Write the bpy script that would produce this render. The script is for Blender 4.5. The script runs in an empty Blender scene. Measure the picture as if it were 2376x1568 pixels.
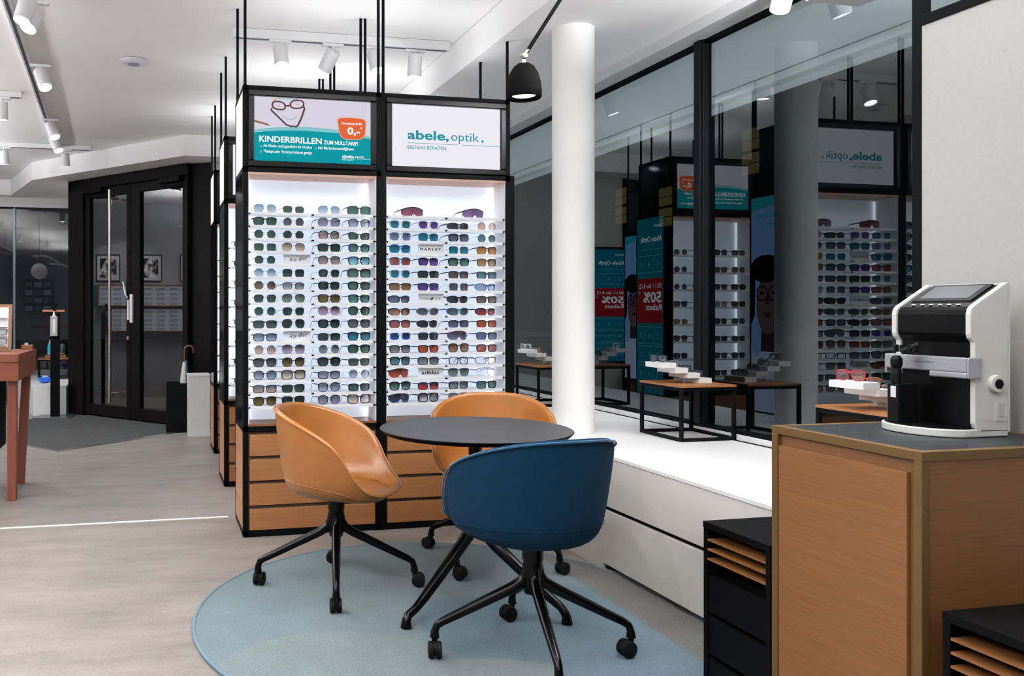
import bpy, bmesh, math, random
from mathutils import Vector, Matrix, Euler
random.seed(7)
R = math.radians
PI = math.pi
sc = bpy.context.scene
COL = sc.collection

# ---------------------------------------------------------------- camera
F, CX, HY, CAMH = 1940.0, 780.0, 725.0, 1.215
TH = math.atan((CX - 354.0) / F)
ST, CT = math.sin(TH), math.cos(TH)
cam = bpy.data.cameras.new('camera'); camo = bpy.data.objects.new('camera', cam); COL.objects.link(camo)
camo.location = (0, 0, CAMH); camo.rotation_euler = (PI / 2, 0, -TH)
cam.sensor_width = 36.0; cam.lens = 36.0 * F / 2376.0
cam.shift_x = (1188 - CX) / 2376.0; cam.shift_y = -(784 - HY) / 2376.0
cam.clip_start = 0.05; cam.clip_end = 200
sc.camera = camo

def P(px, py, X=None, Y=None, Z=None):
    """world point seen at a photo position on a given plane (measuring aid)"""
    r = (px - CX) / F; s = (HY - py) / F
    dx, dy, dz = ST + r * CT, CT - r * ST, s
    if X is not None: t = X / dx
    elif Y is not None: t = Y / dy
    else: t = (Z - CAMH) / dz
    return Vector((dx * t, dy * t, CAMH + dz * t))
def cw(xc, zc):
    return (zc * ST + xc * CT, zc * CT - xc * ST)

# ---------------------------------------------------------------- world, exposure
w = bpy.data.worlds.new('night'); sc.world = w; w.use_nodes = True
w.node_tree.nodes['Background'].inputs[0].default_value = (0.022, 0.023, 0.027, 1)
w.node_tree.nodes['Background'].inputs[1].default_value = 0.35
sc.view_settings.view_transform = 'Standard'; sc.view_settings.look = 'None'
sc.view_settings.exposure = 0.66; sc.view_settings.gamma = 1.0
sc.cycles.max_bounces = 9; sc.cycles.diffuse_bounces = 5; sc.cycles.glossy_bounces = 5
sc.cycles.transparent_max_bounces = 24; sc.cycles.transmission_bounces = 6
sc.cycles.sample_clamp_indirect = 6.0; sc.cycles.caustics_reflective = False; sc.cycles.caustics_refractive = False
try:
    sc.cycles.use_denoising = True
except Exception: pass
SPOT_W = 26.0; UP_W = 48.0

# ---------------------------------------------------------------- materials
def srgb(c):
    if isinstance(c, str):
        c = c.lstrip('#'); c = tuple(int(c[i:i + 2], 16) / 255 for i in (0, 2, 4))
    return tuple(((x / 12.92) if x <= 0.04045 else ((x + 0.055) / 1.055) ** 2.4) for x in c) + (1.0,)
MC = {}
def mat(name, col='#808080', rough=.5, metal=0, noise=0, nscale=20, bump=0, bscale=200, spec=.5, coat=0, alpha=1, sheen=0, emit=0):
    if name in MC: return MC[name]
    m = bpy.data.materials.new(name); m.use_nodes = True; nt = m.node_tree; b = nt.nodes['Principled BSDF']
    c = srgb(col)
    b.inputs['Base Color'].default_value = c; b.inputs['Roughness'].default_value = rough
    b.inputs['Metallic'].default_value = metal; b.inputs['Specular IOR Level'].default_value = spec
    b.inputs['Coat Weight'].default_value = coat; b.inputs['Alpha'].default_value = alpha
    b.inputs['Sheen Weight'].default_value = sheen
    tc = nt.nodes.new('ShaderNodeTexCoord')
    if noise:
        n = nt.nodes.new('ShaderNodeTexNoise'); n.inputs['Scale'].default_value = nscale; n.inputs['Detail'].default_value = 6
        nt.links.new(tc.outputs['Object'], n.inputs['Vector'])
        mx = nt.nodes.new('ShaderNodeMix'); mx.data_type = 'RGBA'; mx.blend_type = 'MULTIPLY'
        mx.inputs[0].default_value = 1.0; mx.inputs[6].default_value = c
        rp = nt.nodes.new('ShaderNodeMapRange'); rp.inputs[1].default_value = .3; rp.inputs[2].default_value = .7
        rp.inputs[3].default_value = 1 - noise; rp.inputs[4].default_value = 1 + noise * .4
        nt.links.new(n.outputs[0], rp.inputs[0]); nt.links.new(rp.outputs[0], mx.inputs[7]); nt.links.new(mx.outputs[2], b.inputs['Base Color'])
    if bump:
        n2 = nt.nodes.new('ShaderNodeTexNoise'); n2.inputs['Scale'].default_value = bscale; n2.inputs['Detail'].default_value = 4
        nt.links.new(tc.outputs['Object'], n2.inputs['Vector'])
        bp = nt.nodes.new('ShaderNodeBump'); bp.inputs['Strength'].default_value = bump; bp.inputs['Distance'].default_value = .002
        nt.links.new(n2.outputs[0], bp.inputs['Height']); nt.links.new(bp.outputs[0], b.inputs['Normal'])
    if emit:
        b.inputs['Emission Color'].default_value = c; b.inputs['Emission Strength'].default_value = emit
    MC[name] = m; return m
def glow(name, col, strength):
    if name in MC: return MC[name]
    m = bpy.data.materials.new(name); m.use_nodes = True; nt = m.node_tree
    nt.nodes.remove(nt.nodes['Principled BSDF']); e = nt.nodes.new('ShaderNodeEmission')
    e.inputs[0].default_value = srgb(col); e.inputs[1].default_value = strength * (.60 if strength < 2 else 1)
    nt.links.new(e.outputs[0], nt.nodes['Material Output'].inputs[0]); MC[name] = m; return m
def wood(name, c1, c2, axis='X', scale=1.0, rough=.42, coat=0.0):
    m = bpy.data.materials.new(name); m.use_nodes = True; nt = m.node_tree; b = nt.nodes['Principled BSDF']
    tc = nt.nodes.new('ShaderNodeTexCoord'); mp = nt.nodes.new('ShaderNodeMapping')
    s = [60 * scale] * 3; s['XYZ'.index(axis)] = 1.6 * scale
    mp.inputs['Scale'].default_value = s
    n = nt.nodes.new('ShaderNodeTexNoise'); n.inputs['Scale'].default_value = 1.6; n.inputs['Detail'].default_value = 6; n.inputs['Roughness'].default_value = .65
    cr = nt.nodes.new('ShaderNodeValToRGB'); cr.color_ramp.elements[0].position = .3; cr.color_ramp.elements[1].position = .7
    cr.color_ramp.elements[0].color = srgb(c2); cr.color_ramp.elements[1].color = srgb(c1)
    nt.links.new(tc.outputs['Object'], mp.inputs[0]); nt.links.new(mp.outputs[0], n.inputs['Vector']); nt.links.new(n.outputs[0], cr.inputs[0])
    nt.links.new(cr.outputs[0], b.inputs['Base Color']); b.inputs['Roughness'].default_value = rough; b.inputs['Coat Weight'].default_value = coat
    return m
def glassmat(name, tint='#e6f2f4', k=3.0, rtint='#dff2fa'):
    m = bpy.data.materials.new(name); m.use_nodes = True; nt = m.node_tree
    nt.nodes.remove(nt.nodes['Principled BSDF'])
    t = nt.nodes.new('ShaderNodeBsdfTransparent'); t.inputs[0].default_value = srgb(tint)
    g = nt.nodes.new('ShaderNodeBsdfGlossy'); g.inputs['Roughness'].default_value = 0.0; g.inputs[0].default_value = srgb(rtint)
    f = nt.nodes.new('ShaderNodeFresnel'); f.inputs[0].default_value = 1.5
    mu = nt.nodes.new('ShaderNodeMath'); mu.operation = 'MULTIPLY'; mu.use_clamp = True; mu.inputs[1].default_value = k
    mx = nt.nodes.new('ShaderNodeMixShader')
    nt.links.new(f.outputs[0], mu.inputs[0]); nt.links.new(mu.outputs[0], mx.inputs[0])
    nt.links.new(t.outputs[0], mx.inputs[1]); nt.links.new(g.outputs[0], mx.inputs[2])
    nt.links.new(mx.outputs[0], nt.nodes['Material Output'].inputs[0]); return m

M_ceil = mat('ceiling_paint', '#f6f5f4', .9, noise=.03, nscale=3)
M_wallw = mat('white_wall_paint', '#eceae7', .85, noise=.03, nscale=5)
M_head = mat('header_paint', '#e9e7e6', .85, noise=.02, nscale=4)
M_black = mat('black_powder_coat', '#060708', .5, spec=.07, noise=.1, nscale=60)
M_blackgloss = mat('black_gloss_metal', '#030304', .22, spec=.18, noise=.05, nscale=40)
M_blackmat = mat('black_matt_laminate', '#060607', .6, spec=.07, noise=.12, nscale=80)
M_blackplastic = mat('black_plastic', '#0a0b0c', .5, spec=.12, noise=.08, nscale=60)
M_white = mat('white_lacquer', '#eeeeee', .45, noise=.02, nscale=10)
M_whitesat = mat('white_satin_metal', '#dcdcdc', .4, noise=.02, nscale=30)
M_acryl = mat('white_acrylic', '#f5f7fa', .25, noise=.02, nscale=20)
M_steel = mat('brushed_steel', '#c9c4bb', .28, metal=1, noise=.08, nscale=120)
M_chrome = mat('chrome', '#d8d5d0', .12, metal=1, noise=.05, nscale=60)
M_rod = mat('dark_rod', '#080b0e', .45, spec=.08, noise=.05, nscale=40)
M_wood = wood('beech_veneer', '#96643d', '#81532e', 'X', 1.5)
M_woodY = wood('beech_veneer_side', '#b07c58', '#9d6b48', 'Y', 1.5)
M_oak = wood('oak_veneer', '#744a28', '#63401f', 'X', 1.7)
M_oakY = wood('oak_veneer_door', '#7b5029', '#694220', 'Y', 1.7)
M_cherry = wood('reddish_wood', '#80452f', '#6b3524', 'X', 1.0)
M_cherryZ = wood('reddish_wood_leg', '#80452f', '#6b3524', 'Z', 1.0)
M_bronze = mat('bronze_trim', '#644a26', .45, metal=.35, noise=.06, nscale=30)
M_ctop = mat('dark_laminate_top', '#1b1d22', .38, noise=.15, nscale=9)
M_table = mat('charcoal_linoleum', '#36373a', .5, spec=.3, noise=.08, nscale=150)
M_glass = glassmat('window_glass', '#dfe8ea', 2.5, '#e6f1f4')
M_farglass = glassmat('far_window_glass', '#dfe6e8', 1.5, '#f4f2f2')
M_doorglass = glassmat('door_glass', '#c4c8cb', 3.4, '#f6f4f6')
M_doorblk = mat('door_black_brown', '#0e0b0b', .5, spec=.08, noise=.05, nscale=30)
M_lensmeter = mat('lensmeter_white', '#c2c2be', .5, noise=.03, nscale=30)
M_lensblk = mat('lensmeter_black', '#040405', .35, spec=.12, noise=.05, nscale=30)

# leather, fabric, floor, rug
def leather():
    m = mat('tan_leather', '#985f29', .32, noise=.16, nscale=7, bump=.25, bscale=260, coat=.15); return m
M_leather = leather()
M_blue = mat('petrol_blue_felt', '#00273f', .95, noise=.12, nscale=40, bump=.35, bscale=500, sheen=.0, spec=.2)
M_bluep = mat('petrol_blue_piping', '#06425f', .85, noise=.1, nscale=60, sheen=.2)
M_leatherp = mat('tan_leather_piping', '#a0662c', .35, noise=.1, nscale=20)
def floor_mat():
    m = bpy.data.materials.new('stone_look_vinyl'); m.use_nodes = True; nt = m.node_tree; b = nt.nodes['Principled BSDF']
    tc = nt.nodes.new('ShaderNodeTexCoord'); mp = nt.nodes.new('ShaderNodeMapping'); mp.inputs['Scale'].default_value = (1.2, 3.2, 1); mp.inputs['Rotation'].default_value = (0, 0, .2)
    n = nt.nodes.new('ShaderNodeTexNoise'); n.inputs['Scale'].default_value = 1.5; n.inputs['Detail'].default_value = 12; n.inputs['Roughness'].default_value = .7
    n2 = nt.nodes.new('ShaderNodeTexNoise'); n2.inputs['Scale'].default_value = 90; n2.inputs['Detail'].default_value = 4
    cr = nt.nodes.new('ShaderNodeValToRGB'); e = cr.color_ramp.elements
    e[0].position = .25; e[0].color = srgb('#67605b'); e[1].position = .75; e[1].color = srgb('#938b86')
    mx = nt.nodes.new('ShaderNodeMix'); mx.data_type = 'RGBA'; mx.blend_type = 'OVERLAY'; mx.inputs[0].default_value = .3
    nt.links.new(tc.outputs['Object'], mp.inputs[0]); nt.links.new(mp.outputs[0], n.inputs['Vector']); nt.links.new(tc.outputs['Object'], n2.inputs['Vector'])
    nt.links.new(n.outputs[0], cr.inputs[0]); nt.links.new(cr.outputs[0], mx.inputs[6]); nt.links.new(n2.outputs[0], mx.inputs[7])
    br = nt.nodes.new('ShaderNodeTexBrick'); br.inputs['Scale'].default_value = 1.0; br.inputs['Mortar Size'].default_value = .0015
    br.inputs['Brick Width'].default_value = .9; br.inputs['Row Height'].default_value = .45
    br.inputs['Color1'].default_value = (1, 1, 1, 1); br.inputs['Color2'].default_value = (.97, .97, .97, 1); br.inputs['Mortar'].default_value = (.86, .86, .86, 1)
    nt.links.new(tc.outputs['Object'], br.inputs['Vector'])
    m2 = nt.nodes.new('ShaderNodeMix'); m2.data_type = 'RGBA'; m2.blend_type = 'MULTIPLY'; m2.inputs[0].default_value = 1
    nt.links.new(mx.outputs[2], m2.inputs[6]); nt.links.new(br.outputs[0], m2.inputs[7])
    nt.links.new(m2.outputs[2], b.inputs['Base Color']); b.inputs['Roughness'].default_value = .42; b.inputs['Specular IOR Level'].default_value = .35
    return m
M_floor = floor_mat()
def rug_mat():
    m = bpy.data.materials.new('printed_rug'); m.use_nodes = True; nt = m.node_tree; b = nt.nodes['Principled BSDF']; L = nt.links
    tc = nt.nodes.new('ShaderNodeTexCoord')
    def circ(cx, cy, r, col_in, val):
        d = nt.nodes.new('ShaderNodeVectorMath'); d.operation = 'DISTANCE'; d.inputs[1].default_value = (cx, cy, 0)
        L.new(flat.outputs[0], d.inputs[0])
        lt = nt.nodes.new('ShaderNodeMapRange'); lt.inputs[1].default_value = r - .012; lt.inputs[2].default_value = r + .012
        L.new(d.outputs['Value'], lt.inputs[0])
        mx = nt.nodes.new('ShaderNodeMix'); mx.data_type = 'RGBA'; mx.inputs[6].default_value = srgb(val)
        L.new(lt.outputs[0], mx.inputs[0]); L.new(col_in, mx.inputs[7]); return mx.outputs[2]
    flat = nt.nodes.new('ShaderNodeVectorMath'); flat.operation = 'MULTIPLY'; flat.inputs[1].default_value = (1, 1, 0)
    L.new(tc.outputs['Object'], flat.inputs[0])
    base = nt.nodes.new('ShaderNodeRGB'); base.outputs[0].default_value = srgb(RUG[0])
    o = base.outputs[0]
    for c in RUG[1]: o = circ(c[0], c[1], c[2], o, c[3])
    # grey lens on the window side: outside a big circle
    d = nt.nodes.new('ShaderNodeVectorMath'); d.operation = 'DISTANCE'; d.inputs[1].default_value = (RUG[2][0], RUG[2][1], 0); L.new(flat.outputs[0], d.inputs[0])
    g = nt.nodes.new('ShaderNodeMapRange'); g.inputs[1].default_value = RUG[2][2] - .01; g.inputs[2].default_value = RUG[2][2] + .01; L.new(d.outputs['Value'], g.inputs[0])
    mg = nt.nodes.new('ShaderNodeMix'); mg.data_type = 'RGBA'; L.new(g.outputs[0], mg.inputs[0]); L.new(o, mg.inputs[6]); mg.inputs[7].default_value = srgb('#5a5a58')
    n = nt.nodes.new('ShaderNodeTexNoise'); n.inputs['Scale'].default_value = 170; n.inputs['Detail'].default_value = 6; n.inputs['Roughness'].default_value = .75; L.new(tc.outputs['Object'], n.inputs['Vector'])
    n3 = nt.nodes.new('ShaderNodeTexNoise'); n3.inputs['Scale'].default_value = 4; n3.inputs['Detail'].default_value = 5; L.new(tc.outputs['Object'], n3.inputs['Vector'])
    mr = nt.nodes.new('ShaderNodeMapRange'); mr.inputs[1].default_value = .3; mr.inputs[2].default_value = .7; mr.inputs[3].default_value = .45; mr.inputs[4].default_value = 1.3; L.new(n.outputs[0], mr.inputs[0])
    mr3 = nt.nodes.new('ShaderNodeMapRange'); mr3.inputs[1].default_value = .3; mr3.inputs[2].default_value = .7; mr3.inputs[3].default_value = .9; mr3.inputs[4].default_value = 1.08; L.new(n3.outputs[0], mr3.inputs[0])
    mm = nt.nodes.new('ShaderNodeMath'); mm.operation = 'MULTIPLY'; L.new(mr.outputs[0], mm.inputs[0]); L.new(mr3.outputs[0], mm.inputs[1])
    f = nt.nodes.new('ShaderNodeVectorMath'); f.operation = 'SCALE'; L.new(mg.outputs[2], f.inputs[0]); L.new(mm.outputs[0], f.inputs['Scale'])
    L.new(f.outputs[0], b.inputs['Base Color']); b.inputs['Roughness'].default_value = .95; b.inputs['Sheen Weight'].default_value = .1
    bp = nt.nodes.new('ShaderNodeBump'); bp.inputs['Strength'].default_value = .6; bp.inputs['Distance'].default_value = .004; L.new(n.outputs[0], bp.inputs['Height']); L.new(bp.outputs[0], b.inputs['Normal'])
    return m
RUG = ('#5f7075', [(-.55, -.55, .45, '#667477'), (.35, -.2, .5, '#516873'), (.1, .55, .42, '#617073'), (-.15, -1.0, .55, '#687274'), (.5, -.85, .4, '#4f6370')], (-20.0, 0.0, 20.71))
M_rug = rug_mat()
M_rugedge = mat('rug_binding', '#5d7580', .9, noise=.2, nscale=200)
def bench_mat():
    m = bpy.data.materials.new('printed_bench_front'); m.use_nodes = True; nt = m.node_tree; b = nt.nodes['Principled BSDF']; L = nt.links
    tc = nt.nodes.new('ShaderNodeTexCoord'); fl = nt.nodes.new('ShaderNodeVectorMath'); fl.operation = 'MULTIPLY'; fl.inputs[1].default_value = (0, 1, 1); L.new(tc.outputs['Object'], fl.inputs[0])
    rgb = nt.nodes.new('ShaderNodeRGB'); rgb.outputs[0].default_value = srgb('#dad6d1'); o = rgb.outputs[0]
    for cy, cz, r, k in ((3.45, -.05, .48, .93), (2.95, .5, .33, 1.03), (3.75, .4, .5, .97), (2.9, -.15, .5, .95), (2.55, .45, .4, .96), (3.2, .62, .45, 1.02), (2.6, 0, .28, .95), (4.4, .2, .6, .95), (5.1, .3, .5, .96)):
        d = nt.nodes.new('ShaderNodeVectorMath'); d.operation = 'DISTANCE'; d.inputs[1].default_value = (0, cy, cz); L.new(fl.outputs[0], d.inputs[0])
        lt = nt.nodes.new('ShaderNodeMath'); lt.operation = 'LESS_THAN'; lt.inputs[1].default_value = r; L.new(d.outputs['Value'], lt.inputs[0])
        mr = nt.nodes.new('ShaderNodeMapRange'); mr.inputs[3].default_value = 1; mr.inputs[4].default_value = k; L.new(lt.outputs[0], mr.inputs[0])
        s = nt.nodes.new('ShaderNodeVectorMath'); s.operation = 'SCALE'; L.new(o, s.inputs[0]); L.new(mr.outputs[0], s.inputs['Scale']); o = s.outputs[0]
    L.new(o, b.inputs['Base Color']); b.inputs['Roughness'].default_value = .5
    return m
M_bench = bench_mat()

# ---------------------------------------------------------------- mesh helpers
class MB:
    def __init__(s): s.v = []; s.f = []; s.m = []
    def add(s, vs, fs, mi=0):
        o = len(s.v); s.v += [tuple(v) for v in vs]; s.f += [tuple(i + o for i in f) for f in fs]; s.m += [mi] * len(fs); return s
    def box(s, a, b, mi=0, mtx=None):
        x0, y0, z0 = a; x1, y1, z1 = b
        x0, x1 = min(x0, x1), max(x0, x1); y0, y1 = min(y0, y1), max(y0, y1); z0, z1 = min(z0, z1), max(z0, z1)
        v = [Vector(p) for p in ((x0, y0, z0), (x1, y0, z0), (x1, y1, z0), (x0, y1, z0), (x0, y0, z1), (x1, y0, z1), (x1, y1, z1), (x0, y1, z1))]
        if mtx: v = [mtx @ p for p in v]
        return s.add(v, [(0, 3, 2, 1), (4, 5, 6, 7), (0, 1, 5, 4), (1, 2, 6, 5), (2, 3, 7, 6), (3, 0, 4, 7)], mi)
    def tube(s, pts, rad, n=10, caps=True, mi=0):
        pts = [Vector(p) for p in pts]; rs = rad if isinstance(rad, (list, tuple)) else [rad] * len(pts)
        rings = []; up = Vector((0, 0, 1)); prev = None
        for i, p in enumerate(pts):
            t = (pts[min(i + 1, len(pts) - 1)] - pts[max(i - 1, 0)]).normalized()
            if prev is None:
                a = t.cross(up)
                if a.length < 1e-3: a = t.cross(Vector((1, 0, 0)))
                a.normalize()
            else:
                a = (prev - t * prev.dot(t))
                a = a.normalized() if a.length > 1e-6 else prev
            prev = a; b = t.cross(a)
            rings.append([p + (a * math.cos(2 * PI * k / n) + b * math.sin(2 * PI * k / n)) * rs[i] for k in range(n)])
        vs = [v for r in rings for v in r]; fs = []
        for i in range(len(rings) - 1):
            for k in range(n):
                fs.append((i * n + k, i * n + (k + 1) % n, (i + 1) * n + (k + 1) % n, (i + 1) * n + k))
        if caps: fs.append(tuple(range(n - 1, -1, -1))); fs.append(tuple((len(rings) - 1) * n + k for k in range(n)))
        return s.add(vs, fs, mi)
    def loop(s, pts, rad, n=6, mi=0):
        m = len(pts); pts = [Vector(p) for p in pts]; vs = []; fs = []
        cen = sum(pts, Vector()) / m
        for i, p in enumerate(pts):
            t = (pts[(i + 1) % m] - pts[i - 1]).normalized(); a = (p - cen); a = (a - t * a.dot(t)).normalized(); b = t.cross(a)
            vs += [p + (a * math.cos(2 * PI * k / n) + b * math.sin(2 * PI * k / n)) * rad for k in range(n)]
        for i in range(m):
            j = (i + 1) % m
            for k in range(n): fs.append((i * n + k, i * n + (k + 1) % n, j * n + (k + 1) % n, j * n + k))
        return s.add(vs, fs, mi)
    def lathe(s, prof, n=24, c=(0, 0, 0), mtx=None, mi=0, cap=True):
        vs = []; fs = []; m = len(prof); c = Vector(c)
        for r, z in prof:
            for k in range(n):
                v = Vector((r * math.cos(2 * PI * k / n), r * math.sin(2 * PI * k / n), z))
                vs.append((mtx @ v if mtx else v) + c)
        for i in range(m - 1):
            for k in range(n): fs.append((i * n + k, i * n + (k + 1) % n, (i + 1) * n + (k + 1) % n, (i + 1) * n + k))
        if cap and prof[0][0] > 1e-6: fs.append(tuple(range(n - 1, -1, -1)))
        if cap and prof[-1][0] > 1e-6: fs.append(tuple((m - 1) * n + k for k in range(n)))
        return s.add(vs, fs, mi)
    def prism(s, poly, z0, z1, mi=0, fn=None):
        n = len(poly); fn = fn or (lambda x, y, z: (x, y, z))
        vs = [fn(x, y, z0) for x, y in poly] + [fn(x, y, z1) for x, y in poly]
        fs = [tuple(range(n - 1, -1, -1)), tuple(range(n, 2 * n))] + [(i, (i + 1) % n, (i + 1) % n + n, i + n) for i in range(n)]
        return s.add(vs, fs, mi)
    def mesh(s, name, mats, smooth=False, fix=True):
        me = bpy.data.meshes.new(name); me.from_pydata(s.v, [], s.f)
        for mm in (mats if isinstance(mats, (list, tuple)) else [mats]): me.materials.append(mm)
        for p, mi in zip(me.polygons, s.m): p.material_index = mi
        if fix:
            bm = bmesh.new(); bm.from_mesh(me); bmesh.ops.recalc_face_normals(bm, faces=bm.faces); bm.to_mesh(me); bm.free()
        if smooth:
            for p in me.polygons: p.use_smooth = True
            try: me.set_sharp_from_angle(angle=R(38))
            except Exception: pass
        return me
    def build(s, name, mats, parent=None, smooth=False, bevel=0, subd=0, label=None, **kw):
        o = bpy.data.objects.new(name, s.mesh(name, mats, smooth)); COL.objects.link(o)
        if parent is not None: o.parent = parent
        if bevel:
            b = o.modifiers.new('bevel', 'BEVEL'); b.width = bevel; b.segments = 2; b.limit_method = 'ANGLE'; b.angle_limit = R(40)
        if subd:
            b = o.modifiers.new('sub', 'SUBSURF'); b.levels = subd; b.render_levels = subd
        if label: o['label'] = label
        for k, v in kw.items(): o[k] = v
        return o
def pane(vs, m_, parent):
    o = bpy.data.objects.new('pane', MB().add(vs, [(0, 1, 2, 3)]).mesh('pane', m_, False, False)); COL.objects.link(o); o.parent = parent; return o
def box(a, b): return MB().box(a, b)
def tag(o, label, cat, group=None):
    o['label'] = label; o['category'] = cat
    if group: o['group'] = group
    return o
def struct(o): o['kind'] = 'structure'; return o
def thing(name, label, cat, loc=(0, 0, 0), rz=0, group=None):
    o = bpy.data.objects.new(name, None); COL.objects.link(o); o.location = loc; o.rotation_euler = (0, 0, rz); o.empty_display_size = .1
    return tag(o, label, cat, group)
def copy_tree(o, parent=None):
    c = o.copy(); COL.objects.link(c); c.parent = parent
    for ch in list(o.children): copy_tree(ch, c)
    return c
FONT = None
def text_mesh(name, s, material, x0, x1, zb, zh, y=0, bold=0, shear=0, extr=.0008, fn=None):
    """flat lettering fitted in x0..x1, baseline zb, cap height zh, facing -y"""
    cu = bpy.data.curves.new('t', 'FONT'); cu.body = s; cu.size = 1; cu.offset = bold; cu.shear = shear; cu.resolution_u = 3
    to = bpy.data.objects.new('t', cu); COL.objects.link(to)
    dg = bpy.context.evaluated_depsgraph_get(); me = bpy.data.meshes.new_from_object(to.evaluated_get(dg))
    bpy.data.objects.remove(to); bpy.data.curves.remove(cu)
    xs = [v.co.x for v in me.vertices]; mnx, mxx = min(xs), max(xs)
    cap = .73
    fn = fn or (lambda u, v: (u, y, v))
    for v in me.vertices:
        u = x0 + (v.co.x - mnx) / (mxx - mnx) * (x1 - x0); q = zb + v.co.y / cap * zh
        v.co = Vector(fn(u, q))
    me.materials.append(material); me.name = name
    return me
def add_mesh(name, me, parent, label=None):
    o = bpy.data.objects.new(name, me); COL.objects.link(o); o.parent = parent
    if label: o['label'] = label
    return o
def join_meshes(mes):
    bm = bmesh.new(); mats = []
    for me in mes:
        n0 = len(bm.faces); bm.from_mesh(me); bm.faces.ensure_lookup_table()
        mt = me.materials[0]
        if mt not in mats: mats.append(mt)
        for f in bm.faces[n0:] if n0 else bm.faces: f.material_index = mats.index(mt)
    out = bpy.data.meshes.new('joined'); bm.to_mesh(out); bm.free()
    for mt in mats: out.materials.append(mt)
    return out

# ================================================================ SETTING
ZC, ZS = 3.0, 2.785          # main ceiling, lowered edge
XW = 3.0                     # window plane
YB = 12.2                    # far window wall
XL, YN = -4.4, -3.2
struct(box((XL - .2, YN - .2, -.12), (XW + .05, YB + .1, 0)).build('floor', M_floor))
edge = [(1.95, YN), (1.95, 8.42), (.31, 8.5), (-1.40, 10.46), (-1.86, 11.9), (XL, 11.95)]
m = MB(); m.prism([(XL - .2, YN), (1.95, YN), (1.95, 8.6), (-1.2, 10.8), (-1.7, YB + .1), (XL - .2, YB + .1)], ZC, ZC + .08)
struct(m.build('ceiling', M_ceil))
m = MB(); m.prism(edge + [(XL, YB + .1), (XW + .2, YB + .1), (XW + .2, YN)], ZS, ZC - .002)
struct(m.build('ceiling_soffit', M_ceil))
struct(box((XL - .2, YN, 0), (XL, YB, ZC)).build('wall_left', mat('grey_blue_wall', '#a9acb2', .85, noise=.03, nscale=4)))
struct(box((XL, YN - .2, 0), (XW, YN, ZC)).build('wall_near', mat('grey_wall', '#8d8e92', .85, noise=.03, nscale=4)))
struct(box((.58, 8.86, 0), (XW, 9.0, ZS)).build('wall_back', M_wallw))
# header above the far glass wall
struct(box((XL, YB - .12, 2.678), (-.95, YB + .1, ZS)).build('wall_header', M_head))
struct(box((XL, YB - .135, 2.655), (-.95, YB - .1, 2.69)).build('trim_1', M_white))
struct(box((-.99, 10.5, 0), (-.93, YB, ZS)).build('wall_porch', M_wallw))
# right window front
struct(box((2.85, YN, 2.722), (XW + .02, 11.9, ZS + .001)).build('trim_2', M_whitesat))
struct(box((2.968, YN, .553), (XW + .02, 11.9, .582)).build('trim_3', M_white))
ym = P(1615, 988, X=2.95).y
for i, yy in enumerate((ym - 3.3, ym, ym + 3.3, ym + 6.4)):
    f = struct(bpy.data.objects.new('window_%d' % (i + 1), None)); COL.objects.link(f)
    y0 = yy + .03; y1 = min(y0 + 3.27, 11.85)
    if i == 0: y0 = YN
    if i == 0: y1 = yy + .0
    m = MB(); m.box((2.975, y0, 2.702), (3.02, y1, 2.722)); m.box((2.975, y0, .582), (3.02, y1, .60)); m.build('frame', M_black, f)
    pane([(XW, y1, .60), (XW, y0, .60), (XW, y0, 2.70), (XW, y1, 2.70)], M_glass, f)
f = struct(bpy.data.objects.new('window_5', None)); COL.objects.link(f)
pane([(XW, ym - .03, .60), (XW, ym - 3.3, .60), (XW, ym - 3.3, 2.70), (XW, ym - .03, 2.70)], M_glass, f)
m = MB(); m.box((2.975, ym - 3.3, 2.702), (3.02, ym - .03, 2.722)); m.box((2.975, ym - 3.3, .582), (3.02, ym - .03, .60)); m.build('frame', M_black, f)
for yy in (ym - 3.3, ym, ym + 3.3, ym + 6.5):
    m = MB(); m.box((2.965, yy - .04, .582), (3.02, yy + .035, 2.75)); m.box((2.95, yy - .03, .60), (2.966, yy + .025, 1.93)); m.box((2.952, yy - .03, 1.93), (2.966, yy + .025, 2.735))
    struct(m.build('trim_mullion', mat('anthracite_mullion', '#101216', .5, spec=.1, noise=.05, nscale=30), bevel=.003))
# far window wall
f = struct(bpy.data.objects.new('window_6', None)); COL.objects.link(f)
for x0, x1 in ((-4.4, P(32, 700, Y=YB).x), (P(32, 700, Y=YB).x + .02, -.95)):
    pane([(x0, YB, .42), (x1, YB, .42), (x1, YB, 2.66), (x0, YB, 2.66)], M_farglass, f)
MB().box((P(32, 700, Y=YB).x - .004, YB - .03, .42), (P(32, 700, Y=YB).x + .024, YB + .02, 2.66)).build('glass_joint', mat('greenish_glass_edge', '#5d7a80', .2, noise=.05), f)
struct(box((XL, YB - .02, 0), (-.95, YB + .1, .42)).build('wall_sill', mat('dark_grey_sill', '#55585c', .6, noise=.05)))
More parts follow.
